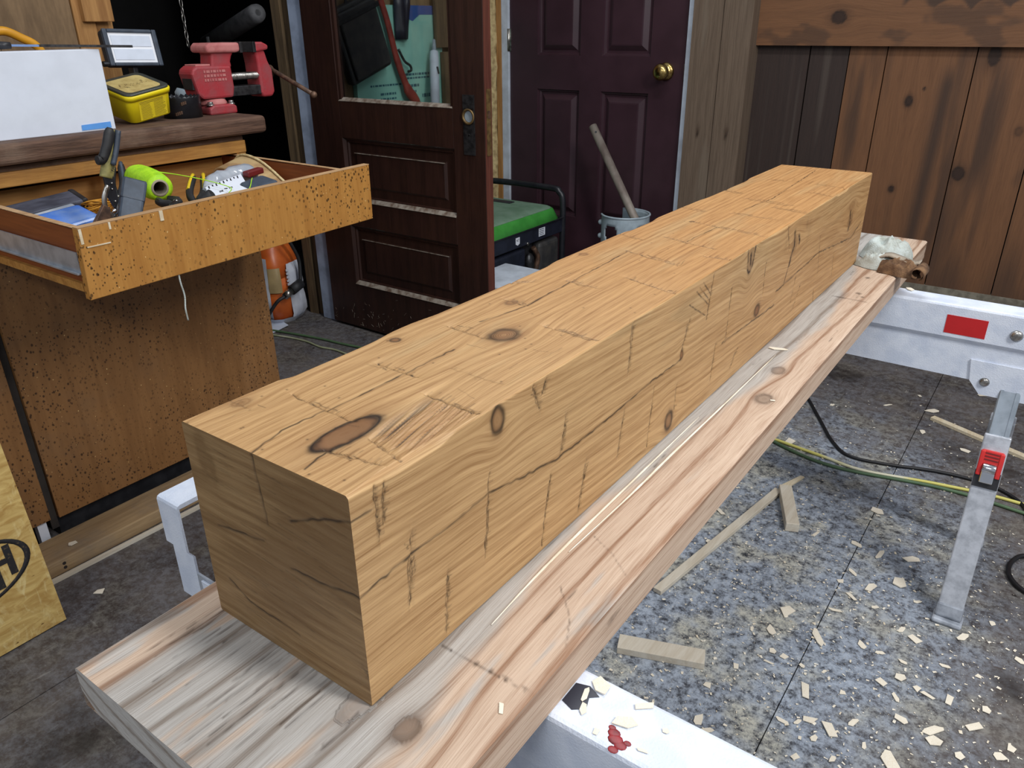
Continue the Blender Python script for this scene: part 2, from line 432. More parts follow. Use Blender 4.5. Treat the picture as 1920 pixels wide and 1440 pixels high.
pm('cord_dark_green', (58, 74, 56), .5, var=.08)
pm('cord_pale', (150, 156, 122), .55, c2=(184, 184, 160), vs_=10)
pm('cord_yellow', (214, 206, 112), .5, c2=(226, 222, 196), vs_=4, lo=.45, hi=.6)
pm('cord_black', (20, 20, 24), .5, var=.1)
pm('green_paint', (66, 150, 62), .4, c2=(52, 128, 50), vs_=12)
pm('green_dusty', (112, 138, 118), .7, c2=(92, 122, 98), vs_=14)
pm('tank_grey', (164, 178, 186), .5, c2=(140, 152, 160), vs_=20)
pm('pipe_grey', (150, 140, 130), .6, .3, c2=(118, 104, 96), vs_=18, stretch=(1, 1, .4))
pm('mint_foam', (150, 206, 190), .8, c2=(136, 192, 178), vs_=8)
pm('foam_print', (50, 96, 110), .8, var=.05)
pm('foam_blue', (48, 84, 150), .8, var=.06)
pm('case_black', (46, 46, 48), .55, c2=(64, 62, 60), vs_=20, bump=.15)
pm('red_bar', (150, 62, 50), .55, c2=(120, 46, 38), vs_=24)
pm('rag_white', (196, 204, 200), .95, c2=(168, 170, 160), vs_=40, bump=.7, bs=500)
pm('rag_brown', (134, 102, 72), .95, c2=(74, 50, 34), vs_=36, bump=.7, bs=500)
pm('rag_grey', (168, 156, 140), .95, c2=(140, 128, 112), vs_=40, bump=.6, bs=500)
pm('chip_wood', (238, 231, 216), .8, c2=(222, 208, 182), vs_=60, stretch=(1, .3, 1))
pm('spray_foam', (196, 176, 128), .85, c2=(150, 128, 88), vs_=40, bump=.5, bs=60)
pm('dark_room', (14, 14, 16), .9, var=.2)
pm('dark_grey_roll', (84, 84, 86), .7, c2=(60, 60, 62), vs_=30)
pm('red_paint', (150, 30, 40), .4, c2=(70, 20, 24), vs_=90)
pm('sill_dark', (52, 46, 42), .85, c2=(34, 30, 28), vs_=14)
pm('concrete_pale', (128, 122, 108), .9, c2=(98, 92, 80), vs_=40)

# old dirty glass pane; its dark tint also stands in for dimmer light behind
t = NT('old_glass')
t.b.inputs['Base Color'].default_value = (.66, .70, .70, 1); t.b.inputs['Roughness'].default_value = .03
t.b.inputs['Transmission Weight'].default_value = 1.0; t.b.inputs['IOR'].default_value = 1.45
# floor: worn dark sheet goods under pale dust, flakes and stains
def floor_mat(name, dusty):
    t = NT(name); o = t.obj()
    ge = t.add('ShaderNodeNewGeometry'); sp = t.add('ShaderNodeSeparateXYZ'); t.link(ge.outputs['Position'], sp.inputs[0])
    fine = t.noise(o, 130, 8, .8); mid = t.noise(o, 42, 8, .75, .15); big = t.noise(o, 4.5, 5, .6)
    fib = t.noise(t.obj((60, 9, 1), (0, 0, .7)), 1, 4, .7)
    fib2 = t.noise(t.obj((8, 70, 1), (0, 0, .25)), 1, 4, .7)
    base = t.mix(t.ramp(big, .35, .68), srgb(60, 52, 50), srgb(94, 86, 82))
    base = t.mix(t.math('MULTIPLY', t.ramp(mid, .44, .70), .42), base, srgb(112, 106, 103))
    base = t.mix(t.math('MULTIPLY', t.ramp(fib, .60, .72), .45), base, srgb(150, 146, 140))
    base = t.mix(t.math('MULTIPLY', t.ramp(fib2, .62, .74), .4), base, srgb(150, 146, 140))
    # sawdust lies thickest where the timber was worked
    dx = t.math('DIVIDE', t.math('SUBTRACT', sp.outputs[0], -.10), .40); dy = t.math('DIVIDE', t.math('SUBTRACT', sp.outputs[1], 1.2), .75)
    rr = t.math('SQRT', t.math('ADD', t.math('MULTIPLY', dx, dx), t.math('MULTIPLY', dy, dy)))
    zone = t.ramp(t.math('ADD', rr, t.math('MULTIPLY', big, 1.0)), 1.05, 2.25, 1, 0)
    dm = t.ramp(t.math('ADD', t.math('MULTIPLY', fine, .45), t.math('MULTIPLY', mid, .60)), .42, .62)
    dust = t.math('MULTIPLY', dm, t.math('MULTIPLY_ADD', zone, .80, .16))
    col = t.mix(t.math('MULTIPLY', zone, .8), base, t.mix(t.ramp(mid, .34, .60), srgb(50, 55, 64), srgb(110, 118, 130)))
    col = t.mix(dust, col, t.mix(t.ramp(t.noise(o, 7, 4), .45, .65), srgb(172, 182, 196), srgb(200, 198, 184)))
    fl = t.ramp(fine, .60, .68)
    col = t.mix(t.math('MULTIPLY', fl, t.math('MULTIPLY_ADD', zone, .25, .28)), col, srgb(190, 186, 180))
    oil = t.math('MULTIPLY', t.ramp(t.noise(o, 2.6, 4, .6), .58, .70), .75)
    col = t.mix(oil, col, srgb(36, 31, 30))
    drop = t.math('MULTIPLY', t.ramp(t.vor(o, 11), .05, .085, 1, 0), t.ramp(t.noise(o, 2.2, 2), .5, .58))
    col = t.mix(drop, col, srgb(30, 24, 24))
    t.out(col, t.math('MULTIPLY_ADD', dust, .3, .55), 0, .3)
    t.bump(fine, .35, .002)
floor_mat('floor_sheet', 1)
pm('floor_base', (28, 25, 24), .9)
# oriented strand board
t = NT('strand_board'); o = t.obj((1, 1, 1))
a = t.noise(t.obj((1, 14, 40), (.5, 0, 0)), 1, 4, .6, 1.0); b = t.noise(t.obj((1, 40, 16), (-.4, 0, 0)), 1, 4, .6, 1.2)
col = t.mix(t.ramp(a, .3, .7), srgb(216, 186, 118), srgb(176, 138, 76))
col = t.mix(t.math('MULTIPLY', t.ramp(b, .5, .72), .7), col, srgb(228, 208, 150))
col = t.mix(t.ramp(t.noise(t.obj((1, 30, 60)), 1, 3), .68, .74), col, srgb(112, 78, 40))
t.out(col, .75, 0, .2); t.bump(a, .5, .003)
# weathered wall board between the studs of the partition
pm('stamp_ink', (34, 32, 34), .8, c2=(96, 80, 56), vs_=160, lo=.55, hi=.75)


# ================================================================== STRUCTURE
# floor: slab with sheets laid on it, seam running away from the camera at x = .135
fl = tag(MB().box((-4.0, -1.6, -.06), (3.0, 3.4, -.006)).build('floor', 'floor_base'), 'dark worn workshop floor of butted sheets covered in sawdust', kind='structure')
xs = [-4.0, -3.525, -2.305, -1.085, .135, 1.355, 3.0]
for i in range(len(xs)-1):
    for y0, y1 in ((-1.6, 2.06 if i % 2 else -.38), (2.06 if i % 2 else -.38, 3.4)):
        MB().box((xs[i]+.0012, y0+.0012, -.006), (xs[i+1]-.0012, y1-.0012, 0)).build('floor_sheet', 'floor_sheet', fl)

# back wall: backing, vertical planks, top board, sill, boarded post
YW = 3.05
wb = tag(MB().box((-2.5, YW+.03, 0), (2.2, YW+.12, 2.7)).build('wall_back', 'dark_room'), 'plank clad back wall with stained knotty boards', kind='structure')
def k_(u, v, r, asp=1.3, c=1.0, rim=.8): return (u, v, r*asp, r, c, rim)
planks = [(-.84, -.605, 'wall_wood_dark', [], 1), (-.60, -.457, 'wall_wood_dark', [], 2),
          (-.453, -.322, 'wall_wood', [], 3),
          (-.318, -.026, 'wall_wood', [k_(.945, -.215, .012, 1.4), k_(.62, -.215, .009, 1.2), k_(.99, -.17, .004, 1.2)], 4),
          (-.022, .205, 'wall_wood', [k_(1.105, .03, .018, 1.8), k_(.70, .003, .020, 1.15), k_(.86, .16, .012, 1.2, .5, .3)], 5),
          (.209, .46, 'wall_wood', [k_(.55, .3, .014)], 6), (.464, .70, 'wall_wood', [k_(.8, .6, .014)], 7),
          (.704, .95, 'wall_wood', [], 8), (.954, 1.2, 'wall_wood', [k_(.6, 1.1, .014)], 9), (1.204, 1.5, 'wall_wood', [], 10), (1.504, 1.8, 'wall_wood', [], 11), (1.804, 2.2, 'wall_wood', [], 12)]
for x0, x1, m, kn, sd in planks:
    def stf(U, V, sd=sd, x0=x0, x1=x1):
        s = .85*sst(.46, .74, fbm(U*1.4, V*11, sd*5)) if sd > 2 else .45*sst(.74, .88, vn(U*.8, V*60, sd*5))
        if sd == 4: s = np.maximum(s, .95*np.exp(-((V+.105-.03*(U-.7))/.028)**2)*sst(.2, .35, U)*(1-sst(1.0, 1.1, U)))
        if sd == 5: s = np.maximum(s, .6*sst(.5, .7, fbm(U*4, V*8, 33))*(1-sst(.7, .85, U)))
        s = np.maximum(s, .75*(1-sst(.28, .62, U+.25*vn(V*24, U*4, sd))))
        return s
    link('plank', plank_mesh('plank', x0, x1, YW+.001*(sd % 3), YW+.028, .262, 2.6, 'z', '-y', kn, sd, 480 if sd in (4, 5, 6) else 140, 60 if sd in (4, 5, 6) else 30, .012, stf), m, wb)
def topst(U, V):
    e = 1.238+.034*np.abs(np.sin(np.pi*(U+.30)/.115))+.02*vn(U*30, V*30, 4)
    return np.maximum(.6*sst(.56, .68, fbm(U*7, V*14, 71)), .95*sst(e, e+.014, V)*sst(-.30, -.28, U)*(1-sst(1.33, 1.36, V)))
link('top_board', plank_mesh('top_board', -.83, 2.2, YW-.03, YW, 1.134, 1.42, 'x', '-y', [k_(-.506, 1.232, .021, 1.2, 1, .9), k_(.4, 1.3, .02, 1.2)], 21, 520, 60, .02, topst), 'wall_wood', wb)
link('top_board', plank_mesh('top_board', -.83, 2.2, YW-.03, YW, 1.424, 1.72, 'x', '-y', [k_(.1, 1.5, .02, 1.2)], 22, 120, 30, .02), 'wall_wood', wb)
MB().box((-.8, YW-.012, .222), (2.2, YW+.03, .262)).jitter(.004, 25).build('ledge', 'concrete_pale', wb)
MB().box((-.8, YW+.005, 0), (2.2, YW+.03, .222)).build('sill_board', 'sill_dark', wb)
for x0, x1, sd in ((-1.062, -.935, 31), (-.932, -.812, 32)):
    link('post_board', plank_mesh('post_board', x0, x1, 2.95, YW+.03, .0, 2.6, 'z', '-y', [k_(.8, (x0+x1)/2, .006, 3, .7)], sd, 130, 24, .008, lambda U, V: .6*sst(.5, .7, fbm(U*3, V*20, 91))), 'post_wood', wb)
# corner left of the purple door: stud, sprayed foam in the gap
MB().box((-2.3, YW-.01, 0), (-2.092, YW+.03, 2.6)).build('backing_board', 'old_stud', wb)
MB().box((-2.090, 2.985, 0), (-2.0625, YW+.03, 2.6)).build('stud', 'stud_wood', wb)
fm = MB()
rings = []
for i in range(70):
    z = .02 + i*.036; w = .016+.012*float(vn(i*.8, 1)); d = .03+.03*float(vn(i*.6, 7))
    rings.append([(-2.118+w*1.15*math.cos(a)+.012*(float(vn(i*.9, a*2))-.5), YW-.035-d*.5+d*math.sin(a), z) for a in [2*math.pi*q/10 for q in range(10)]])
fm.loft(rings).build('spray_foam', 'spray_foam', wb)

# purple six panel door in its white jamb
YD = 3.0
dr = tag(empty('door_1', (-1.555, YD, 0)), 'dark purple moulded panel door with a brass knob', kind='structure')
dx0, dx1, dz0, dz1 = -2.018, -1.098, .025, 2.06
pan = [(-1.858, -1.622, .34, .935), (-1.507, -1.266, .34, .935), (-1.858, -1.622, 1.085, 1.72), (-1.507, -1.266, 1.085, 1.72), (-1.858, -1.622, 1.80, 1.98), (-1.507, -1.266, 1.80, 1.98)]
bm = MB()
xsd = sorted({dx0, dx1, *[p[0] for p in pan], *[p[1] for p in pan]}); zsd = sorted({dz0, dz1, *[p[2] for p in pan], *[p[3] for p in pan]})
for i in range(len(xsd)-1):
    for j in range(len(zsd)-1):
        if any(abs(p[0]-xsd[i]) < 1e-6 and abs(p[2]-zsd[j]) < 1e-6 for p in pan): continue
        v = [bm.bm.verts.new(q) for q in ((xsd[i], YD, zsd[j]), (xsd[i+1], YD, zsd[j]), (xsd[i+1], YD, zsd[j+1]), (xsd[i], YD, zsd[j+1]))]
        bm.bm.faces.new(v)
bmesh.ops.remove_doubles(bm.bm, verts=bm.bm.verts[:], dist=1e-5)
bm.box((dx0, YD+.024, dz0), (dx1, YD+.045, dz1)); bm.box((dx0, YD, dz0-.002), (dx1, YD+.024, dz0)); bm.box((dx1-.0005, YD, dz0), (dx1, YD+.045, dz1))
bm.build('door_slab', 'purple_paint', dr)
for p in pan:
    m = MB(); steps = [(0, 0), (.003, .010), (.010, .012), (.014, .018), (.022, .018), (.044, .003), (.05, .002)]
    m.loft([[(p[0]+i, YD+d, p[2]+i), (p[1]-i, YD+d, p[2]+i), (p[1]-i, YD+d, p[3]-i), (p[0]+i, YD+d, p[3]-i)] for i, d in steps], 'end')
    m.build('door_panel', 'purple_paint', dr, smooth=False)
kb = MB().lathe([(.036, 0), (.037, .005), (.027, .009), (.015, .015), (.013, .028), (.024, .035), (.033, .046), (.035, .058), (.030, .070), (.016, .077), (.001, .079)], (-1.187, YD, 1.028), (0, -1, 0)).build('door_knob', 'brass', dr)
MB().box((-2.034, YD-.006, 1.10), (-2.010, YD+.002, 1.20)).cyl((-2.022, YD-.008, 1.10), (-2.022, YD-.008, 1.20), .006, seg=10).build('hinge', 'steel', dr)
MB().box((-1.104, YD-.003, .995), (-1.078, YD+.002, 1.06)).build('strike_plate', 'steel', dr)
tag(MB().box((-2.062, YD-.012, 0), (-2.020, YW+.03, 2.1)).build('trim_1', 'white_paint', bevel=.002), 'white painted jamb on the hinge side of the purple door', kind='structure')
tag(MB().box((-1.097, YD-.016, 0), (-1.064, YW+.03, 2.1)).build('trim_2', 'white_paint', bevel=.002), 'white painted jamb beside the brass knob', kind='structure')
tag(MB().box((-2.062, YD-.012, 2.1), (-1.064, YW+.03, 2.14)).build('trim_3', 'white_paint', bevel=.002), 'white painted head jamb above the purple door', kind='structure')

# left wall with a dark doorway; the brown door hangs from its far jamb
XL = -2.30
wl = tag(MB().box((XL-.10, -1.6, 0), (XL-.02, 1.06, 2.7)).box((XL-.10, 1.955, 0), (XL-.02, 3.08, 2.7)).box((XL-.10, 1.06, 2.1), (XL-.02, 1.955, 2.7)).build('wall_left', 'panel_ply'),
         'plywood clad left wall with a dark doorway behind the bench', kind='structure')
for y0, y1 in ((-1.6, -.39), (-.388, .83), (.832, 1.062)):
    MB().box((XL-.02, y0, 0), (XL-.008, y1, 2.7)).build('wall_sheet', 'panel_ply', wl)
MB().box((XL-.09, 1.064, 0), (XL+.0, 1.128, 2.7)).build('stud', 'stud_wood', wl, bevel=.002)
MB().box((XL-.09, 1.130, 0), (XL-.015, 1.192, 2.7)).build('stud', 'stud_wood', wl, bevel=.002)
MB().box((XL, 1.085, 1.235), (XL+.022, 1.18, 1.5)).build('block', 'stud_wood', wl, bevel=.002)
MB().box((XL-.10, 1.934, 0), (XL-.035, 1.975, 2.4)).build('stud', 'old_stud', wl, bevel=.002)
MB().box((XL-.033, 1.930, 0), (XL-.004, 1.97, 2.4)).build('stud', 'old_stud', wl, bevel=.002)
st_ = MB(); st_.bar((XL-.085, 1.932, 0), (XL-.085, 1.92, 2.3), .05, .03, (0, 1, 0)); st_.jitter(.006, 12).build('rough_board', 'old_stud', wl)
tag(MB().box((XL-.003, 1.905, 0), (XL+.078, 1.935, 2.2)).build('trim_4', 'jamb_paint', bevel=.003), 'pale blue white jamb the brown door hangs from', kind='structure')
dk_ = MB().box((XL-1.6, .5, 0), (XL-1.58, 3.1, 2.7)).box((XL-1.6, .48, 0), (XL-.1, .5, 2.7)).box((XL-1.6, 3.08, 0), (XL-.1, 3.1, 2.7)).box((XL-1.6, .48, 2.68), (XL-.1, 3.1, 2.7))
dk_.build('store_room_shade_walls', 'dark_room', wl)  # near-black walls: the unlit store room's shade is put into their colour
MB().box((XL-.02, 1.976, 0), (XL-.008, 3.05, 2.7)).build('wall_sheet', 'panel_ply', wl)

# brown half glazed door, swung open across the corner
YB = 1.89; TH = .04
bd = tag(empty('door_2', (-2.212, YB, 0)), 'worn dark brown half glazed door with recessed panels, lock plate but no knob', kind='structure')
bx0, bx1 = -2.212, -1.327
gl = (-2.046, -1.470, .952, 1.86); p1 = (-2.052, -1.476, .57, .815); p2 = (-2.052, -1.476, .212, .465)
def bbox(n, x0, x1, z0, z1, m='brown_door'): return MB().box((x0, YB, z0), (x1, YB+TH, z1)).build(n, m, bd, bevel=.0015)
bbox('stile', bx0, gl[0], .012, 2.05); bbox('stile', gl[1], bx1-.002, .012, 2.05)
bbox('rail', gl[0], gl[1], .012, p2[2]); bbox('rail', gl[0], gl[1], p2[3], p1[2]); bbox('rail', gl[0], gl[1], p1[3], gl[2]); bbox('rail', gl[0], gl[1], gl[3], 2.05)
MB().box((bx1-.002, YB+.001, .012), (bx1, YB+TH-.001, 2.05)).build('door_edge', 'door_edge', bd)
for p in (p1, p2):
    m = MB(); x0, x1, z0, z1 = gl[0], gl[1], p[2], p[3]
    steps = [(0, .001), (.010, .012), (.016, .012), (.02, .020), (.052, .020), (.062, .012), (.064, .012)]
    m.loft([[(x0+i, YB+d, z0+i), (x1-i, YB+d, z0+i), (x1-i, YB+d, z1-i), (x0+i, YB+d, z1-i)] for i, d in steps], 'end')
    o = m.build('door_panel', 'brown_door', bd, smooth=False)
    mm = MB().prism([(x0, YB-.003, z0-.002), (x1, YB-.003, z0-.002), (x1-.004, YB+.012, z0+.012), (x0+.004, YB+.012, z0+.012)], (0, -.001, .0015))
    mm.build('worn_moulding', 'moulding_worn', bd)
    zz = z1-.058
    MB().box((x0+.05, YB+.0095, zz), (x1-.055, YB+.0125, zz+.0032)).build('worn_line', 'moulding_worn', bd)
MB().box((gl[0], YB+.018, gl[2]), (gl[1], YB+.022, gl[3])).build('glass_pane', 'old_glass', bd)
MB().prism([(gl[0], YB-.001, gl[2]), (gl[1], YB-.001, gl[2]), (gl[1]-.014, YB+.016, gl[2]+.012), (gl[0]+.014, YB+.016, gl[2]+.012)], (0, -.001, .002)).build('glazing_bead', 'moulding_worn', bd)
for x0, x1 in ((gl[0], gl[0]+.012), (gl[1]-.012, gl[1])):
    MB().box((x0, YB+.004, gl[2]), (x1, YB+.018, gl[3])).build('glazing_bead', 'brown_door', bd)
lx = -1.397
lk = MB()
for s in (-1, 1): lk.box((lx-.025 if s < 0 else lx+.019, YB-.0035, .80), (lx-.019 if s < 0 else lx+.025, YB, 1.0))
lk.box((lx-.019, YB-.0035, .955), (lx+.019, YB, 1.0)); lk.box((lx-.019, YB-.0035, .80), (lx+.019, YB, .905))
lk = lk.build('lock_plate', 'dark_steel', bd)
MB().lathe([(.019, -.002), (.026, -.001), (.027, .004), (.021, .005), (.019, -.001)], (lx, YB-.004, .929), (0, -1, 0), cap=False).build('knob_ring', 'brass_dull', lk)
MB().cyl((lx, YB-.001, .929), (lx, YB-.0005, .929), .019).build('knob_hole', 'tank_grey', lk)
MB().cyl((lx, YB-.0045, .868), (lx, YB-.0035, .868), .0045, seg=12).box((lx-.0025, YB-.0045, .852), (lx+.0025, YB-.0035, .868)).build('keyhole', 'black_rubber', lk)
MB().box((bx1, YB+.008, .80), (bx1+.0015, YB+.032, 1.02)).build('lock_faceplate', 'brass_dull', bd)
MB().box((bx1+.0012, YB+.013, .925), (bx1+.003, YB+.027, .95)).build('latch', 'rusty_steel', bd)
# pale scuffs where the bottom of the brown door has been knocked
sc = MB(); rs = random.Random(5)
for i in range(90):
    x = -2.2+rs.random()*.8; z = .02+abs(rs.gauss(0, .06)); a = rs.random()*3.1; L = .004+rs.random()*.014
    p = Vector((x, YB-.0008, z)); d = Vector((math.cos(a), 0, math.sin(a)))*L
    sc.bar(p, p+d, .0008, .0008, (0, 1, 0))
so = sc.build('scuffs', 'moulding_worn', bd); so['kind'] = 'stuff'
# ================================================================== THE HEWN TIMBER
BW, BL, BZ0, BZ1 = .198, 1.534, .72, .92
TM=[[(-0.163,0.086),(-0.112,0.082),(-0.084,0.081)],[(-0.149,0.179),(-0.097,0.177)],[(-0.156,0.296),(-0.104,0.29)],[(-0.064,0.035),(-0.038,0.04),(-0.013,0.045)],[(-0.048,0.068),(-0.004,0.057)],[(-0.072,0.355),(-0.004,0.351)],[(-0.082,0.561),(-0.003,0.536)],[(-0.143,0.676),(-0.051,0.65)],[(-0.138,0.507),(-0.091,0.502)],[(-0.132,0.779),(-0.042,0.757)],[(-0.139,0.897),(-0.082,0.882),(-0.006,0.867)],[(-0.109,0.993),(-0.03,0.988)],[(-0.135,1.127),(-0.04,1.111)],[(-0.064,1.079),(-0.003,1.063)],[(-0.039,0.712),(-0.002,0.714)],[(-0.195,1.183),(-0.152,1.163)],[(-0.159,1.338),(-0.119,1.336)],[(-0.061,1.339),(-0.003,1.324)],[(-0.197,0.991),(-0.15,0.976)],[(-0.196,0.759),(-0.15,0.744)],[(-0.049,1.243),(-0.006,1.229)],[(-0.159,0.403),(-0.126,0.398)],[(-0.191,0.46),(-0.171,0.479)],[(-0.064,0.154),(-0.004,0.151)],[(-0.196,0.047),(-0.167,0.046)],[(-0.083,0.211),(-0.022,0.209)]]
TMW=[1,1,1,1,.7,1,1,1,.8,.9,.9,.9,.8,.8,.8,.7,.9,.6,.7,.6,.6,1,1,1,.4,.25]
TC=[[(-0.106,0.0),(-0.115,0.036),(-0.114,0.081),(-0.11,0.118),(-0.111,0.178),(-0.11,0.249)],[(-0.137,0.326),(-0.125,0.394),(-0.131,0.528),(-0.138,0.672)],[(-0.092,0.775),(-0.088,0.887)],[(-0.099,1.03),(-0.089,1.156),(-0.109,1.494)],[(-0.054,0.007),(-0.060,0.034)]]
RV=[[(0.025,0.915),(0.026,0.867)],[(0.035,0.912),(0.032,0.878)],[(0.06,0.855),(0.052,0.787)],[(0.099,0.787),(0.095,0.726)],[(0.161,0.857),(0.152,0.77)],[(0.261,0.804),(0.246,0.726)],[(0.333,0.786),(0.318,0.73)],[(0.288,0.86),(0.279,0.818)],[(0.417,0.811),(0.406,0.756)],[(0.494,0.811),(0.485,0.732)],[(0.563,0.788),(0.562,0.753)],[(0.427,0.915),(0.421,0.859)],[(0.587,0.872),(0.566,0.829)],[(0.656,0.912),(0.645,0.854)],[(0.732,0.874),(0.729,0.796)],[(0.691,0.802),(0.685,0.749)],[(0.788,0.764),(0.764,0.74)],[(0.874,0.877),(0.877,0.825)],[(1.053,0.81),(1.045,0.763)],[(1.18,0.855),(1.205,0.779)],[(1.311,0.793),(1.324,0.746)],[(1.092,0.782),(1.066,0.745)],[(1.193,0.746),(1.203,0.722)],[(0.966,0.915),(0.988,0.874)],[(0.229,0.915),(0.241,0.888)],[(0.251,0.914),(0.245,0.901)]]
RVW=[2.6,2.2,3.2,2.4,2.0,1.8,3.4,2.6,2.4,1.2,.8,3.0,3.0,2.2,1.0,2.2,2.4,.8,1.0,.8,.8,1.0,1.0,1.5,2.5,2.0]
RC=[[(-0.001,0.831),(0.05,0.834),(0.102,0.834),(0.158,0.837),(0.268,0.818),(0.358,0.818),(0.479,0.823),(0.568,0.822)],[(0.717,0.795),(0.946,0.788)],[(0.947,0.811),(1.102,0.818),(1.179,0.823),(1.437,0.798),(1.51,0.817)],[(-0.003,0.899),(0.02,0.897)]]
EC=[[(-0.107,0.918),(-0.1,0.855)],[(-0.07,0.871),(-0.034,0.887),(0.0,0.899)],[(-0.174,0.825),(-0.11,0.835)],[(-0.079,0.822),(-0.045,0.823),(0,0.831)],[(-0.174,0.767),(-0.147,0.753),(-0.083,0.75)]]
def edge_w(y, seed):
    """width of the hewn chamfer along an edge"""
    return .0016 + .005*sst(.52, .72, vn(y*9, seed*3.1, seed)) + .007*sst(.62, .8, vn(y*3.7, 2.2, seed+4))
def round_edges(P):
    """chamfer the long edges; the same rule for every face so that they meet"""
    x, y, z = P[..., 0].copy(), P[..., 1], P[..., 2].copy()
    for a, b, sx, sz, sd in ((-x, BZ1-z, -1, -1, 1), (x+BW, BZ1-z, 1, -1, 2), (-x, z-BZ0, -1, 1, 3), (x+BW, z-BZ0, 1, 1, 4)):
        w = edge_w(y, sd) if sd < 3 else .0012
        s = np.maximum(0, w-np.maximum(a, b))
        P[..., 0] += sx*s*.5; P[..., 2] += sz*s*.5
    # small chamfer of the sawn ends
    return P
def cracks(A, B, lines, w, seed, jit=.0012):
    dk = np.zeros_like(A)
    Aj = A+jit*(vn(A*140, B*140, seed)-.5)*2; Bj = B+jit*(vn(A*140+9, B*140, seed+1)-.5)*2
    for i, l in enumerate(lines):
        d = polydist(Aj, Bj, l); ww = w[i] if isinstance(w, (list, tuple)) else w
        fade = .55+.45*sst(.25, .6, vn(A*60, B*60, seed+i))
        dk = np.maximum(dk, np.exp(-(d/ww)**2)*fade)
    return dk
ny = 980
tt = np.linspace(0, 1, ny); ys = BL*(.6*tt + .4*tt**2.0)
# --- top
xt = np.linspace(-BW, 0, 220); Y, X = np.meshgrid(ys, xt, indexing='ij')
tk = [(.064, -.069, .034, .0125, .85, 1.0), (.309, -.092, .017, .0135, .9, .8), (.233, -.176, .005, .005, .8, .9), (.625, -.183, .006, .006, .45, .3), (.897, -.138, .005, .003, .3, 1.0), (.398, -.146, .009, .006, .5, .4), (.05, -.186, .010, .007, .45, .1)]
g, kn, dk = grainfield(Y, X, tk, 1, .006, 2.5)
rk = np.hypot((Y-.309)/.017, (X+.092)/.0135); kn = np.where(rk < 1, .55+.4*np.sin(rk*19)**2*(rk > .2), kn)
rk = np.hypot((Y-.064)/.034, (X+.069)/.0125); dk = np.maximum(dk, 1.0*np.exp(-((rk-1.03)/.13)**2)*sst(.2, .5, vn(Y*40, X*150, 44)+.3))
dz = np.zeros_like(Y)
dc = cracks(Y, X, [[(b, a) for a, b in l] for l in TC], .0011, 11); dk = np.maximum(dk, .97*dc)
rs = random.Random(17)
for i, (l, w) in enumerate(zip(TM, TMW)):
    l2 = [(b, a) for a, b in l]; far = 1+l2[0][0]*1.5
    n = 14
    scratch(dk, ys, Y, X, jag(l2, n, .0010, rs), .0010*far, .95*w, i)
    scratch(dz, ys, Y, X, jag(l2, n, .0006, rs), .0016, -.0011*w, i, 'add')
    for q in range(3):
        a, b = sorted((rs.random(), rs.random())); k0 = Vector(l2[0]).lerp(Vector(l2[-1]), a); k1 = Vector(l2[0]).lerp(Vector(l2[-1]), b)
        off = rs.uniform(-.004, .004)*far
        scratch(dk, ys, Y, X, jag([(k0.x+off, k0.y), (k1.x+off, k1.y)], 6, .0008, rs), .0007*far, .6*w, i+q)
    for q in range(7):
        k0 = Vector(l2[0]).lerp(Vector(l2[-1]), rs.random()); L = rs.uniform(.003, .014)
        scratch(dk, ys, Y, X, [(k0.x, k0.y), (k0.x+L, k0.y+rs.uniform(-.001, .001))], .0006*far, .42*w, i+q)
    a0, a1 = min(p[1] for p in l2), max(p[1] for p in l2)
    yl = np.interp(X[0], [p[0] for p in l], [p[1] for p in l])[None, :]
    dyy = Y-yl; msk = sst(a0-.012, a0+.004, X)*(1-sst(a1-.004, a1+.012, X))
    dz -= .0016*w*msk*np.where(dyy > 0, np.exp(-dyy/.014), 0)
# torn out fibres in front of the long chop
tm = sst(.062, .082, Y)*(1-sst(.146, .156, Y))*sst(-.062, -.044, X+.18*(Y-.06)*0)*(1-sst(-.012, .0, X))
lean = X + .22*(Y-.1)
tn = .6*vn(lean*420, Y*11, 61)+.4*vn(lean*900, Y*22, 62); tear = tm*sst(.3, .75, tn)
dz -= .0024*tear; dk = np.maximum(dk, .85*tm*sst(.56, .74, tn)); kn = np.maximum(kn, .3*tm)
# hairline scratches and pinholes
rs = random.Random(31)
for i in range(26):
    y = rs.random()*1.45; x = -.19+rs.random()*.18; L = rs.uniform(.01, .05); a = rs.uniform(-.25, .25)+(0 if rs.random() < .6 else 1.5)
    dk = np.maximum(dk, rs.uniform(.25, .6)*cracks(Y, X, [[(y, x), (y+L*math.cos(a), x+L*math.sin(a)*.6)]], .0006, 200+i, .0012))
for i in range(40):
    y = rs.random()**1.5*1.3; x = -.19+rs.random()*.18; dk = np.maximum(dk, .8*np.exp(-(np.hypot(Y-y, X-x)/.0011)**2))
dz -= .0016*(fbm(Y*7, X*9, 81)-.5)*sst(0, .01, -X)
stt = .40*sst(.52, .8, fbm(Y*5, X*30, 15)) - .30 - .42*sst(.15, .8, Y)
fe = np.minimum(1, np.minimum(-X, X+BW)/.004)*np.minimum(1, Y/.003)
P = z3(X, Y, BZ1+dz*fe); P = round_edges(P)
ew = edge_w(Y, 1); chm = np.clip(1-(-X)/(ew*1.1), 0, 1)
grids = [(P, z3(g, Y, 0), z3(dk, kn, stt), True)]
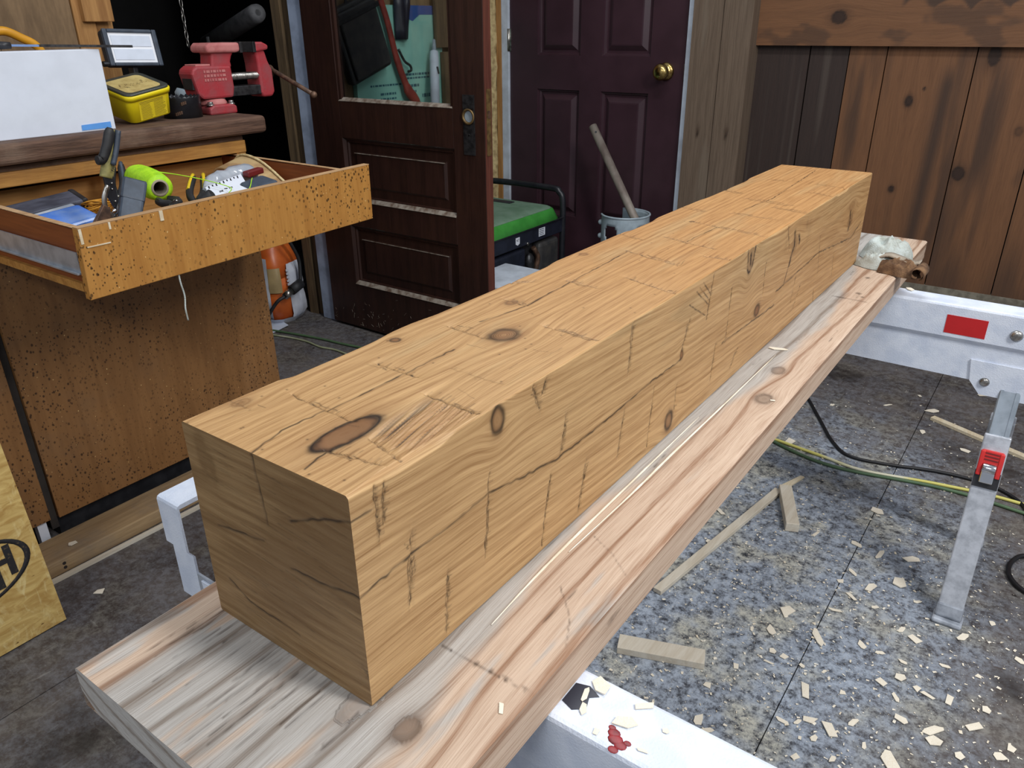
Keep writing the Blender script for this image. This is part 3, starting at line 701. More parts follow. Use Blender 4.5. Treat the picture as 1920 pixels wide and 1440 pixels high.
# --- right side
zr = np.linspace(BZ0, BZ1, 220); Y, Z = np.meshgrid(ys, zr, indexing='ij')
rk_ = [(.174, .905, .0085, .0125, .5, 1.0), (.546, .743, .010, .0125, .7, .95), (.857, .805, .011, .009, .85, .8), (.798, .897, .009, .018, .35, .25), (1.015, .876, .014, .013, .4, .2), (1.402, .842, .014, .013, .4, .4), (.57, .829, .004, .006, .8, .8), (1.40, .872, .03, .012, .2, .05)]
g, kn, dk = grainfield(Y, Z, rk_, 2, .008, 2.2); g = g + .05*(Z-.82)*0 + .035*Y
dx = np.zeros_like(Y)
dc = cracks(Y, Z, RC, .0014, 31); dk = np.maximum(dk, .95*dc); dx -= .0005*dc
for i, (l, w) in enumerate(zip(RV, RVW)):
    far = 1+l[0][0]*1.1; w_ = w*.001
    scratch(dk, ys, Y, Z, jag(l, 12, .0010, rs), .0008*far, .95, i)
    scratch(dx, ys, Y, Z, jag(l, 10, .0006, rs), .0016, -.0010, i, 'add')
    for q in range(int(2+w*2.2)):
        a, b = sorted((rs.random(), rs.random())); k0 = Vector(l[0]).lerp(Vector(l[-1]), a); k1 = Vector(l[0]).lerp(Vector(l[-1]), b); off = rs.gauss(0, w_*.8)
        scratch(dk, ys, Y, Z, jag([(k0.x+off, k0.y), (k1.x+off*.6, k1.y)], 7, .0009, rs), .0006*far, .7, i+q)
    for q in range(int(w*5)):
        k0 = Vector(l[0]).lerp(Vector(l[-1]), rs.random()); L = rs.uniform(.002, .007)
        scratch(dk, ys, Y, Z, [(k0.x-L*.5, k0.y), (k0.x+L, k0.y+rs.uniform(-.002, .001))], .0005*far, .45, i+q)
    zl = [p[1] for p in l]; z0, z1 = min(zl), max(zl)
    yl = np.interp(Z, sorted(zl), [p[0] for p in sorted(l, key=lambda q: q[1])])
    dyy = Y-yl; msk = sst(z0-.01, z0+.006, Z)*(1-sst(z1-.006, z1+.012, Z))
    dx -= .0012*msk*np.where(dyy > 0, np.exp(-dyy/.012), 0)
    if w > 2: dk = np.maximum(dk, .34*msk*np.exp(-(dyy/(w_*1.2))**2)*sst(.42, .7, vn(Y*420, Z*90, i+70)))
for l, w in (([(.783, .917), (.788, .888), (.797, .878), (.808, .888), (.812, .917)], .0026), ([(.795, .91), (.799, .892)], .003), ([(1.008, .898), (1.016, .876), (1.006, .862), (1.0, .845)], .0042), ([(1.034, .888), (1.044, .874)], .0035), ([(.998, .842), (.985, .815)], .0018), ([(1.392, .862), (1.402, .838), (1.398, .825)], .0045), ([(.62, .912), (.655, .885)], .0009), ([(.60, .905), (.65, .872)], .0009), ([(.58, .893), (.64, .861)], .0008), ([(.61, .908), (.652, .878)], .0008)):
    scratch(dk, ys, Y, Z, jag(l, 9, w*.25, rs), w, 1.0, 5)
# black bark streaks near the far top edge
bs_ = sst(.60, .72, fbm(Y*24, Z*16, 77))*np.exp(-((Y-.80)/.05)**2)*sst(.86, .90, Z)
bs_ = np.maximum(bs_, sst(.55, .7, fbm(Y*20, Z*18, 78))*np.exp(-((Y-1.03)/.05)**2)*sst(.82, .87, Z))
dk = np.maximum(dk, .8*bs_)
dx -= .0016*(fbm(Y*8, Z*8, 82)-.5)
stt = .7*sst(.5, .75, fbm(Y*7, Z*40, 16))*sst(.82, .915, Z) + .6*np.exp(-((Y-.83)/.10)**2)*sst(.83, .90, Z) + .5*np.exp(-((Y-1.3)/.2)**2)*sst(.85, .92, Z)
fe = np.minimum(1, np.minimum(BZ1-Z, Z-BZ0)/.004)*np.minimum(1, Y/.003)
P = z3(dx*fe, Y, Z); P = round_edges(P)
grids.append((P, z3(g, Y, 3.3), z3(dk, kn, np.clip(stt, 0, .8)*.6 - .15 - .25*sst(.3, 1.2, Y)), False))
# --- near end (saw-marked, darker end grain)
xe = np.linspace(-BW, 0, 150); X, Z = np.meshgrid(xe, zr[::1], indexing='ij')
g = Z + .03*X + .006*(fbm(X*8, Z*14, 5)-.5)
dk = .85*cracks(X, Z, EC, .0012, 61, .0008)
kn = np.zeros_like(X)
def blob(a, b, ra, rb): return np.exp(-((X-a)/ra)**2-((Z-b)/rb)**2)
stt = .9*blob(-.025, .892, .05, .02)+.8*blob(-.018, .845, .06, .022)+.5*blob(-.10, .80, .06, .04)+.8*blob(-.176, .897, .006, .018)+.7*blob(-.165, .885, .004, .012)
stt = np.clip(stt*(.4+1.0*fbm(X*40, Z*90, 17)), 0, 1) + .80*(.75+.5*vn(X*14, Z*260, 9))
dk = np.maximum(dk, .8*blob(.004, .757, .008, .008)*(vn(X*300, Z*300, 3) > .5))
dy = .0012*cracks(X, Z, EC, .0014, 61, .0008) + .0005*(fbm(X*25, Z*60, 7)-.5)
fe = np.minimum(1, np.minimum(np.minimum(BZ1-Z, Z-BZ0), np.minimum(-X, X+BW))/.003)
P = z3(X, dy*fe, Z); P = round_edges(P)
for q in range(60):
    a = rs.uniform(-.19, -.02); b = rs.uniform(.725, .915); L = rs.uniform(.01, .05)
    scratch(dk, xe, X, Z, [(a, b), (a+L, b-L*.12)], .0005, rs.uniform(.15, .45), q)
grids.append((P, z3(g, X*2, 7.1), z3(dk, kn, np.clip(stt, 0, 1)), False))
# --- far end, left, bottom
X, Z = np.meshgrid(np.linspace(-BW, 0, 30), np.linspace(BZ0, BZ1, 30), indexing='ij'); zz = np.zeros_like(X)
grids.append((round_edges(z3(X, BL, Z)), z3(Z, X*2, 9), z3(zz, zz, zz+.5), True))
Y, Z = np.meshgrid(ys, np.linspace(BZ0, BZ1, 40), indexing='ij'); zz = np.zeros_like(Y)
grids.append((round_edges(z3(-BW, Y, Z)), z3(Z, Y, 5), z3(zz, zz, zz+.2), True))
Y, X = np.meshgrid(ys[::20], np.linspace(-BW, 0, 20), indexing='ij'); zz = np.zeros_like(Y)
grids.append((round_edges(z3(X, Y, BZ0)), z3(X, Y, 6), z3(zz, zz, zz), False))
ht = link('hewn_timber', arr_mesh('hewn_timber', grids), 'timber_wood')
tag(ht, 'long square hewn timber of oiled golden pine with chop marks and knots', 'timber')

# ================================================================== THE PLANK UNDER IT
PX0, PX1, PY0, PY1, PZ0, PZ1 = -.2405, .0986, -.117, 1.835, .675, .7195
yb = np.linspace(PY0, PY1, 700); xb = np.linspace(PX0, PX1, 170); Y, X = np.meshgrid(yb, xb, indexing='ij')
bk = [(.0, .038, .013, .010, .95, .35), (.729, .067, .016, .011, .7, .5), (.841, .051, .014, .009, .7, .4), (.005, -.012, .03, .012, .45, .15), (-.06, .055, .018, .010, .5, .15)]
g, kn, dk = grainfield(Y, X, bk, 3, .012, 2.0)
g = g + .012*np.sin((Y*2.3+X*9))*sst(.0, .06, X)
dz = np.zeros_like(Y)
pl = cracks(Y, X, [[(.083, .001), (.084, .033), (.086, .097)]], .0009, 71, .0010); dk = np.maximum(dk, .85*pl)
for (a, b, r) in ((.0838, .012, .0020), (.0842, .040, .0030), (.0846, .055, .0026), (.0850, .064, .0017), (.0851, .071, .0022), (.0855, .090, .0016)):
    dk = np.maximum(dk, .9*np.exp(-(np.hypot(Y-a, X-b)/r)**4))
for i, l in enumerate([[(.21, .045), (.18, .075), (.146, .092)], [(.30, .03), (.285, .06), (.26, .092)]]):
    dk = np.maximum(dk, .6*cracks(Y, X, [l], .0006, 73+i, .0006))
# dark saw cut and drops at the far end, long checks at the near end
dk = np.maximum(dk, .8*cracks(Y, X, [[(1.265, .022), (1.262, .085)]], .0028, 75, .001))
dk = np.maximum(dk, .7*np.exp(-(np.hypot(Y-1.31, X-.060)/.006)**4)); dk = np.maximum(dk, .7*np.exp(-(np.hypot(Y-1.29, X-.072)/.004)**4)); dk = np.maximum(dk, .7*np.exp(-(np.hypot((Y-1.43)*.7, X-.05)/.005)**4))
rs = random.Random(12)
for i in range(46):
    x = PX0+.03+rs.random()*.30; y = PY0+rs.random()*.10 if x < 0 else PY0+rs.random()*1.7; L = .03+rs.random()*.09
    if x > .09: continue
    c = cracks(Y, X, [[(y, x), (y+L, x+rs.uniform(-.004, .004))]], .0006, 80+i, .0004)
    dk = np.maximum(dk, .65*c); dz -= .0012*c
grey = .95*(1-sst(.018, .046, X+.022*(fbm(Y*9, X*20, 19)-.5)*2+.02*np.sin(Y*5)))*sst(-.205, -.18, X+.01*(vn(Y*8, 3)-.5))
grey = grey*(1-.75*sst(.56, .68, fbm(Y*5, X*55, 22))*(Y < .25))
grey = np.maximum(grey, .8*sst(.58, .74, fbm(Y*7, X*40, 21))*(1-sst(.3, .6, Y)))
fe = np.minimum(1, np.minimum(X-PX0, PX1-X)/.004)
er = np.maximum(0, .004-np.minimum(X-PX0, PX1-X)); 
P = z3(X, Y, PZ1+dz*fe-er*.6)
grids = [(P, z3(g, Y, 1.1), z3(dk, kn, grey), True)]
Y, Z = np.meshgrid(yb[::4], np.linspace(PZ0, PZ1-.0024, 24), indexing='ij'); zz = np.zeros_like(Y)
g2, k2, d2 = grainfield(Y, Z, [(.22, .70, .008, .003, .6, .4)], 5, .003)
grids.append((z3(PX1, Y, Z), z3(g2*.8, Y, 2.2), z3(d2, k2, zz), False))
grids.append((z3(PX0, Y, Z), z3(g2*.8, Y, 2.8), z3(d2, k2*0, zz+.3), True))
X, Z = np.meshgrid(np.linspace(PX0, PX1, 80), np.linspace(PZ0, PZ1-.0002, 14), indexing='ij'); zz = np.zeros_like(X)
cor = np.maximum(0, .030-(X-PX0))/.030; Zc = Z + .018*cor**2*(PZ1-Z)/.045
er = np.maximum(0, .004-np.minimum(X-PX0, PX1-X))
grids.append((z3(X, PY0, Zc-er*.6*(Z-PZ0)/.045), z3(Z*1.5+.3*X, X*6, 3), z3(zz, zz, zz+1), False))
grids.append((z3(X, PY1, Z-er*.6*(Z-PZ0)/.045), z3(Z*2, X*3, 3), z3(zz, zz, zz+.2), True))
Y, X = np.meshgrid(yb[::30], np.linspace(PX0, PX1, 12), indexing='ij'); zz = np.zeros_like(Y)
grids.append((z3(X, Y, PZ0), z3(X, Y, 4), z3(zz, zz, zz+.4), False))
pk = link('support_plank', arr_mesh('support_plank', grids), 'plank_wood')
tag(pk, 'wide weathered pine plank bridging the two sawhorses under the timber', 'plank')
# bright splinter line raised along the plank beside the timber
for pts, nm, lb in (([(.0225, .129), (.018, .205), (.0155, .306), (.0145, .453), (.013, .62)], 'wood_splinter', 'long pale splinter lying along the plank against the timber'),
                    ([(.024, .26), (.0265, .39), (.026, .508), (.027, .66), (.028, .9)], 'wood_splinter', 'thin pale splinter lying on the plank, second from the timber')):
    m = MB(); n = len(pts)
    path = curve([(a, b, PZ1+.0008) for a, b in pts], 10)
    rr = [.0003+.0012*math.sin(math.pi*min(1, (i+.5)/len(path)*1.0))**.6*(.6+.8*float(vn(i*.9, 3))) for i in range(len(path))]
    tag(m.tube(path, rr, 6).build(nm, 'chip_wood'), lb, 'splinter')
# ================================================================== SAWHORSES
def prof_extrude(m, prof, x0, x1):
    m.prism([(x0, y, z) for y, z in prof], (x1-x0, 0, 0)); return m
def make_horse(yc, label, sticker):
    t = thing('sawhorse', label, 'sawhorse', (0, yc, 0), 'white folding sawhorses')
    ht_ = .6745; hw = .033; x0 = -.50
    half = lambda s: [(yc+s*(hw-.007), .515), (yc+s*(hw-.007), .594), (yc+s*hw, .604), (yc+s*hw, ht_-.005), (yc+s*(hw-.0015), ht_-.0015), (yc+s*(hw-.005), ht_)]
    inn = lambda s: [(yc+s*(hw-.010), .515), (yc+s*(hw-.010), .592), (yc+s*(hw-.003), .602), (yc+s*(hw-.003), ht_-.006)]
    pf = half(-1)+half(1)[::-1]+inn(1)+inn(-1)[::-1]
    prof_extrude(MB(), pf, -.385, .385).build('channel_rail', 'horse_paint', t)
    # open hand-hold at each end, closed by a band
    for a, b in ((x0, -.455), (.455, .50)):
        prof_extrude(MB(), pf, a, b).build('end_band', 'horse_paint', t)
    for a, b in ((-.455, -.385), (.385, .455)):
        for s in (-1, 1):
            MB().box((a, yc+s*(hw-.0085)-.0015, .515), (b, yc+s*(hw-.0085)+.0015, .566)).build('lower_flange', 'horse_grey', t)
    for sx in (-1, 1):
        MB().box((sx*.395-.03, yc-.012, .545), (sx*.395+.03, yc+.018, .60)).build('hinge_block', 'dark_red', t, bevel=.004)
        for s in (-1, 1):
            lx = .357*sx
            ya = yc+s*(hw-.0065)
            br = MB().prism([(lx-.085, ya, .562), (lx+.085, ya, .562), (lx+.085, ya, .515), (lx+.055, ya, .488), (lx-.055, ya, .488), (lx-.078, ya, .515)], (0, s*.003, 0)).build('leg_bracket', 'horse_paint', t)
            for bx_, bz in ((-.05, .518), (.045, .524)):
                MB().lathe([(.009, 0), (.010, .002), (.007, .005), (.002, .006)], (lx+bx_, ya+s*.003, bz), (0, s, 0), 12).build('bolt', 'steel', br)
            top = Vector((lx, yc+s*(hw-.022), .53)); ft = Vector((lx+.008*sx, yc+s*.174, 0)); d = (ft-top)
            P_ = lambda q: top+d*q
            up = Vector((0, s, .25))
            MB().bar(P_(0), P_(.42), .040, .022, up).build('inner_leg', 'galvanised', t, bevel=.003)
            ch = MB()
            for e in (-.014, .014): ch.bar(P_(.04)+Vector((e, s*.0115, 0)), P_(.24)+Vector((e, s*.0115, 0)), .006, .003, up)
            ch.build('leg_rib', 'galvanised', t)
            MB().bar(P_(.22), P_(.94), .050, .030, up).build('outer_leg', 'aluminium', t, bevel=.003)
            fo = MB().bar(P_(.925), P_(.985), .054, .034, up); fo.box((ft.x-.03, ft.y-.022+s*.004, 0), (ft.x+.03, ft.y+.022+s*.004, .012)); fo.build('foot', 'horse_grey', t, bevel=.005)
            n_ = d.normalized(); nv = Vector((0, s, 0)); nv = (nv-n_*nv.dot(n_)).normalized()
            if nv.y*s < 0: nv = -nv
            la = MB()
            q = P_(.285)+nv*.017
            la.bar(q+Vector((-.018, 0, 0)), q+Vector((-.018, 0, 0))+n_*.055, .009, .014, up); la.bar(q+Vector((.018, 0, 0)), q+Vector((.018, 0, 0))+n_*.055, .009, .014, up); la.bar(q-n_*.002, q+n_*.030, .040, .010, up)
            la = la.build('latch', 'red_latch', t, bevel=.002)
            rb = MB()
            for e in range(3): rb.bar(q+nv*.0055+n_*(.004+e*.007)+Vector((-.013, 0, 0)), q+nv*.0055+n_*(.004+e*.007)+Vector((.013, 0, 0)), .0022, .002, nv)
            rb.build('latch_rib', 'dark_red', la)
            q = P_(.352)+nv*.019
            MB().cyl(q+Vector((-.013, 0, 0)), q+Vector((.013, 0, 0)), .012, seg=14).bar(q, q+n_*.032, .026, .016, up).build('latch_lever', 'chrome', la, bevel=.002)
            MB().bar(P_(.365)+nv*.014, P_(.43)+nv*.014, .048, .010, up).build('latch_housing', 'black_plastic', la)
    for bx_ in (.34, -.34):
        MB().lathe([(.011, 0), (.012, .002), (.008, .006), (.002, .0065)], (bx_, yc-hw, .632), (0, -1, 0), 14).build('bolt', 'steel', t)
    if sticker:
        MB().box((.209, yc-hw-.0008, .612), (.286, yc-hw, .652)).build('sticker', 'red_sticker', t)
    else:
        # red paint splash and scraped paint on the top edge
        m = MB(); 
        for dx, dy, r in ((0, 0, .006), (.006, -.003, .005), (-.004, .005, .005), (.010, .002, .003), (-.008, .009, .003), (.003, -.010, .004)):
            m.ball((.158+dx, yc-hw+.012+dy, ht_+.0002), r*1.15, (1, .8, .06), 2)
        m.build('paint_splash', 'red_paint', t)
        MB().prism([(.0995, yc-.012, ht_+.0002), (.112, yc-.016, ht_+.0002), (.122, yc-.008, ht_+.0002), (.118, yc+.004, ht_+.0002), (.125, yc+.010, ht_+.0002), (.112, yc+.016, ht_+.0002), (.0995, yc+.012, ht_+.0002)], (0, 0, .0003)).build('bare_patch', 'navy_plastic', t)
    return t
make_horse(.141, 'white steel sawhorse under the near end of the plank, chips on its top rail', False)
make_horse(1.522, 'white steel sawhorse with red rectangle sticker and aluminium legs by plank wall', True)

# ================================================================== WORKBENCH
BT = .993
bt = tag(MB().box((XL+.002, -.6, .947), (-1.52, 1.137, BT)).jitter(.002, 9).build('worktop', 'bench_wood', bevel=.012, seg=3), 'thick worn dark wooden bench top over the speckled cabinet', 'workbench')
CX = -1.546
cb = thing('workbench_cabinet', 'speckled brown plywood cabinet under the bench with its drawer pulled open', 'cabinet', (CX, .70, 0))
MB().box((-2.27, .353, .08), (CX-.018, .366, .943)).box((-2.27, 1.055, .08), (CX-.018, 1.073, .943)).box((-2.27, .36, .08), (CX-.018, 1.06, .098)).box((-2.27, .36, .08), (-2.26, 1.06, .93)).build('carcass', 'drawer_inside', cb)
MB().box((CX-.018, .351, .08), (CX, 1.073, .765)).build('front_panel', 'cabinet_wood', cb, bevel=.0015)
MB().box((CX-.018, .351, .900), (CX+.004, 1.073, .932)).build('top_rail', 'rail_wood', cb, bevel=.002)
MB().box((CX-.018, .351, .932), (CX-.006, 1.073, .943)).build('top_filler', 'bench_wood', cb)
MB().box((CX-.018, 1.043, .765), (CX, 1.073, .900)).build('stile', 'rail_wood', cb, bevel=.002)
MB().box((-2.27, .36, 0), (CX-.045, 1.06, .08)).build('toe_kick', 'black_plastic', cb)
MB().box((CX-.018, .332, .05), (CX-.012, .350, .943)).build('dark_gap_strip', 'sill_dark', cb)
# the neighbouring unit, running off to the left
c2 = thing('workbench_cabinet', 'plain brown cabinet unit left of the open drawer, behind the strand board', 'cabinet', (CX, 0, 0))
MB().box((-2.27, -.6, .08), (CX-.02, .331, .943)).build('carcass', 'drawer_inside', c2)
MB().box((CX-.018, -.6, .085), (CX, .331, .765)).build('front_panel', 'cabinet_wood', c2, bevel=.0015)
MB().box((CX-.018, -.6, .77), (CX, .331, .90)).build('drawer_front', 'drawer_wood', c2, bevel=.0015)
MB().box((CX-.018, -.6, .902), (CX+.004, .331, .932)).build('top_rail', 'rail_wood', c2, bevel=.002)
MB().box((-2.27, -.6, 0), (CX-.045, .331, .08)).build('toe_kick', 'black_plastic', c2)
MB().box((CX-.035, .300, 0), (CX-.012, .322, .08)).build('foot', 'panel_white', c2)
# drawer, out by half a metre
dw = MB().box((-1.60, .355, .786), (-1.055, 1.043, .792)).build('drawer', 'drawer_inside', cb)
fr = MB(); fr.prism([(-1.040, .333, .768), (-1.043, 1.053, .780), (-1.043, 1.054, .911), (-1.040, .339, .898)], (-.018, 0, 0))
fr.build('drawer_front', 'drawer_wood', dw, bevel=.0015)
MB().prism([(-1.0395, .3395, .8982), (-1.0425, 1.054, .9112), (-1.0605, 1.054, .9112), (-1.0575, .3395, .8982)], (0, 0, .0012)).build('front_edge', 'edge_wood', dw)
MB().prism([(-1.058, .343, .775), (-1.62, .343, .79), (-1.62, .343, .898), (-1.058, .343, .893)], (0, .013, 0)).build('drawer_side', 'drawer_side', dw)
MB().prism([(-1.060, 1.047, .785), (-1.62, 1.047, .79), (-1.62, 1.047, .890), (-1.060, 1.047, .893)], (0, -.013, 0)).build('drawer_side', 'drawer_side', dw)
MB().box((-1.62, .357, .79), (-1.605, 1.033, .885)).build('drawer_back', 'drawer_inside', dw)
for ya, s in ((.343, -1), (1.047, 1)):
    za = .895 if s < 0 else .8925
    MB().prism([(-1.06, ya, za), (-1.6, ya, za+.003), (-1.6, ya-s*.013, za+.003), (-1.06, ya-s*.013, za)], (0, 0, .0012)).build('side_edge', 'edge_wood', dw)
    MB().box((-1.6, ya-.0015+s*.004, .812), (-1.062, ya+.0015+s*.004, .852)).box((-1.6, ya+min(0, s*.012), .812), (-1.062, ya+max(0, s*.012), .815)).build('slide', 'galvanised', dw)
    MB().box((-1.6, ya-.006+s*.002, .780), (-1.062, ya+.006+s*.002, .795)).build('runner', 'rail_wood', dw)
# bare wood nicks on the drawer front and string under it
for lo, hi in (((-1.0395, .340, .870), (-1.0385, .345, .897)), ((-1.0400, .349, .862), (-1.0385, .392, .864)), ((-1.041, .395, .886), (-1.0385, .3985, .899)), ((-1.0415, .495, .882), (-1.0385, .502, .901))): MB().box(lo, hi).build('bare_nick', 'pale_wood', dw)
tag(MB().tube(curve([(-1.048, .515, .778), (-1.044, .513, .755), (-1.047, .518, .725), (-1.043, .512, .70), (-1.045, .514, .674)], 6), .0018, 6).build('string', 'rag_white'), 'short white string hanging below the drawer front', 'string')

# ------------------------------------------------------------------ on the bench
wp = thing('white_panel_box', 'large flat white panel box standing on the bench, blue tape at its corner', 'box', (-1.64, .4, BT))
MB().box((-1.64, -.1, BT), (-1.578, .735, 1.172)).build('panel', 'panel_white', wp, bevel=.0015)
MB().prism([(-1.5772, .652, .997), (-1.5772, .724, .997), (-1.5772, .724, 1.011), (-1.5772, .653, 1.009)], (.0006, 0, 0)).build('tape', 'tape_blue', wp)
# long dark tool across the top of the white box
ft = thing('long_file', 'long dark metal file with black handle laid across the white box', 'file', (-1.62, .62, 1.172))
zf = 1.182
a_, b_ = Vector((-1.625, .40, zf+.006)), Vector((-1.565, .81, zf-.006)); dd = (b_-a_).normalized()
hp = [a_+dd*q for q in (0, .02, .06, .10, .13)]
MB().tube(hp, [.008, .014, .012, .014, .009], 10).build('handle', 'black_rubber', ft)
MB().cyl(a_+dd*.13, a_+dd*.155, .009, .007, 10).build('ferrule', 'black_plastic', ft)
MB().bar(a_+dd*.155, a_+dd*.21, .010, .0045).build('blue_tang', 'shaft_blue', ft)
MB().bar(a_+dd*.21, b_, .010, .0055).build('blade', 'dark_steel', ft)
# yellow bow handle behind
MB_ = MB(); pth = curve([(-1.95, .60, .995), (-1.95, .61, 1.10), (-1.95, .645, 1.19), (-1.95, .69, 1.212), (-1.95, .735, 1.195), (-1.95, .775, 1.165), (-1.95, .80, 1.08), (-1.95, .81, .995)], 8)
tag(MB_.tube(pth, .011, 10).build('bow_handle', 'handle_yellow'), 'curved orange yellow handle rising behind the white box', 'handle')
# folding work light
wlt = thing('work_light', 'square black framed work light with pale reflector behind the yellow tub', 'work light', (-2.05, 1.09, BT))
LM = frame_mat((-2.05, 1.092, 1.162), (0.05, 1, 0), (-.22, 0, 1)) @ Matrix.Rotation(R(-2), 4, 'Z')
def lbox(n, lo, hi, m, par, bev=0, seg=2): return MB().box(lo, hi).tf(LM).build(n, m, par, bev, seg)
fr = lbox('housing', (-.082, -.052, -.035), (.082, .052, -.004), 'black_plastic', wlt, .010, 3)
for lo, hi in (((-.082, -.052, -.004), (-.068, .052, .006)), ((.068, -.052, -.004), (.082, .052, .006)), ((-.068, -.052, -.004), (.068, -.042, .006)), ((-.068, .042, -.004), (.068, .052, .006))):
    lbox('frame', lo, hi, 'slate_plastic', wlt, .003)
lbox('diffuser', (-.068, -.042, -.004), (.068, .042, -.001), 'lamp_panel', wlt)
for lo, hi in (((-.060, .004, -.001), (.060, .034, .001)), ((-.060, -.034, -.001), (.060, -.004, .001))): lbox('reflector', lo, hi, 'lamp_reflector', wlt)
MB().box((-2.10, 1.05, BT), (-2.0, 1.13, BT+.012)).box((-2.085, 1.083, BT+.01), (-2.055, 1.099, 1.115)).build('stand', 'black_plastic', wlt, bevel=.003)
MB().cyl((-2.06, .995, 1.12), (-2.06, 1.18, 1.12), .008, seg=12).build('pivot', 'dark_steel', wlt)
# yellow tub with lid
tb = thing('plastic_tub', 'square yellow plastic tub with a grey rimmed lid on the bench', 'tub', (-1.74, .86, BT))
TO = Vector((-1.614, .802, BT)); TR = Matrix.Rotation(.278, 3, Vector((.49, .872, 0)).normalized())
ex = Vector((math.cos(R(94.7)), math.sin(R(94.7)), 0)); ey = Vector((-ex.y, ex.x, 0))
TL, TW = .121, .118
def TP(x, y, z): return TO + TR @ (ex*x+ey*y+Vector((0, 0, z)))
def tring(z, ins, n=5, r=.018):
    pts = []
    for cx, cy, a0 in ((r, r, 180), (TL-r, r, 270), (TL-r, TW-r, 0), (r, TW-r, 90)):
        for k in range(n):
            a = R(a0+90*k/(n-1)); x = cx+r*math.cos(a); y = cy+r*math.sin(a)
            pts.append(TP(TL/2+(x-TL/2)*(1+ins/TL*2), TW/2+(y-TW/2)*(1+ins/TW*2), z))
    return pts
MB().loft([tring(0, -.004), tring(.002, 0), tring(.058, .003), tring(.061, .003)]).build('tub_body', 'yellow_plastic', tb)
MB().loft([tring(.058, .003), tring(.057, .006), tring(.068, .007), tring(.070, .005)]).build('tub_rim', 'yellow_plastic', tb)
ld = MB().loft([tring(.069, .004), tring(.074, .004), tring(.0755, .001), tring(.0735, -.007), tring(.0735, -.010)]).build('lid', 'lid_grey', tb)
MB().loft([tring(.0738, -.010), tring(.0743, -.010)]).build('lid_label', 'lid_paper', ld)
wr = MB(); rs = random.Random(2)
for i in range(18):
    x = .022+i*.0042; y = .055+.006*math.sin(i*1.7); wr.bar(TP(x, y, .0746), TP(x+.003, y+rs.uniform(-.012, .012), .0746), .0008, .0004)
wr.build('handwriting', 'rusty_steel', ld)
SL = lambda x, z, o=0: TP(x, -.0004-.003*z/.058-o, z)
lb = MB().prism([SL(.022, .005), SL(.104, .005), SL(.104, .054), SL(.022, .054)], TR @ (-ey*.0005)).build('side_label', 'yellow_label', tb)
pr_ = MB()
for row in range(13):
    for c0, c1 in (((.025, .100),) if row > 10 else ((.028, .060), (.066, .101))):
        z = .0085+row*.0035; pr_.bar(SL(c0, z, .0008), SL(c1-rs.random()*.007, z, .0008), .0005, .0010 if row > 10 else .0006)
pr_.build('label_print', 'label_ink', lb)
# hole saw
hs = thing('hole_saw', 'black toothed hole saw cup standing beside the yellow tub', 'hole saw', (-1.672, .982, BT))
HC = Vector((-1.670, .980, BT)); hr = .050
m = MB(); n = 72
rings = []
for z, rr in ((.0, hr), (.052, hr)): rings.append([HC+Vector((rr*math.cos(2*math.pi*k/n), rr*math.sin(2*math.pi*k/n), z)) for k in range(n)])
rings.append([HC+Vector((hr*math.cos(2*math.pi*k/n), hr*math.sin(2*math.pi*k/n), .052+.005*(k % 3)/2)) for k in range(n)])
rings.append([HC+Vector(((hr-.002)*math.cos(2*math.pi*k/n), (hr-.002)*math.sin(2*math.pi*k/n), .052+.005*(k % 3)/2)) for k in range(n)])
rings.append([HC+Vector(((hr-.002)*math.cos(2*math.pi*k/n), (hr-.002)*math.sin(2*math.pi*k/n), .003)) for k in range(n)])
m.loft(rings).build('cup', 'black_paint', hs)
sl = MB()
for k in range(7):
    a = R(-52+k*5); z = .012+.020*(k > 3)+k*.0015
    c_ = HC+Vector(((hr+.0002)*math.cos(a), (hr+.0002)*math.sin(a), z)); sl.box(c_-Vector((.0025, .0025, .004)), c_+Vector((.0025, .0025, .004)))
sl.build('slot', 'rusty_steel', hs)
tag(MB().lathe([(.001, 0), (.030, .002), (.034, .012), (.030, .026), (.001, .03)], (-1.93, 1.16, BT+.022), (.2, .3, 1), 18).cyl((-1.93, 1.16, BT), (-1.93, 1.16, BT+.024), .02).build('sanding_disc_pad', 'tank_grey', bevel=.001), 'rounded grey pad lying behind the yellow tub and hole saw', 'pad')

# ------------------------------------------------------------------ bench vise
vx = -1.692
vz = thing('bench_vise', 'dusty red cast iron bench vise bolted to the end of the bench', 'vise', (vx, 1.09, BT))
w2 = .033
def yprism(prof, xa, xb): return MB().prism([(xa, y, z) for y, z in prof], (xb-xa, 0, 0))
base = yprism([(1.058, BT), (1.147, BT), (1.147, BT+.020), (1.135, BT+.026), (1.072, BT+.026), (1.058, BT+.018)], vx-.05, vx+.052).build('base', 'vise_red', vz, bevel=.005)
MB().lathe([(.040, 0), (.042, .004), (.036, .014), (.03, .016)], (vx, 1.102, BT+.024), (0, 0, 1), 28).build('swivel', 'vise_dusty', vz)
yprism([(1.036, 1.112), (1.032, 1.10), (1.044, 1.045), (1.056, 1.034), (1.155, 1.034), (1.162, 1.06), (1.160, 1.118), (1.05, 1.120)], vx-w2, vx+w2).build('body', 'vise_red', vz, bevel=.006)
MB().box((vx-.022, 1.0345, 1.06), (vx+.022, 1.040, 1.103)).build('body_opening', 'black_rubber', vz)
MB().box((vx-.025, 1.052, 1.119), (vx+.025, 1.098, 1.124)).build('anvil_pad', 'vise_dusty', vz, bevel=.001)
yprism([(1.098, 1.112), (1.104, 1.145), (1.100, 1.160), (1.185, 1.160), (1.170, 1.142), (1.164, 1.128), (1.166, 1.112)], vx-.026, vx+.029).build('jaw_neck', 'vise_red', vz, bevel=.006, seg=3)
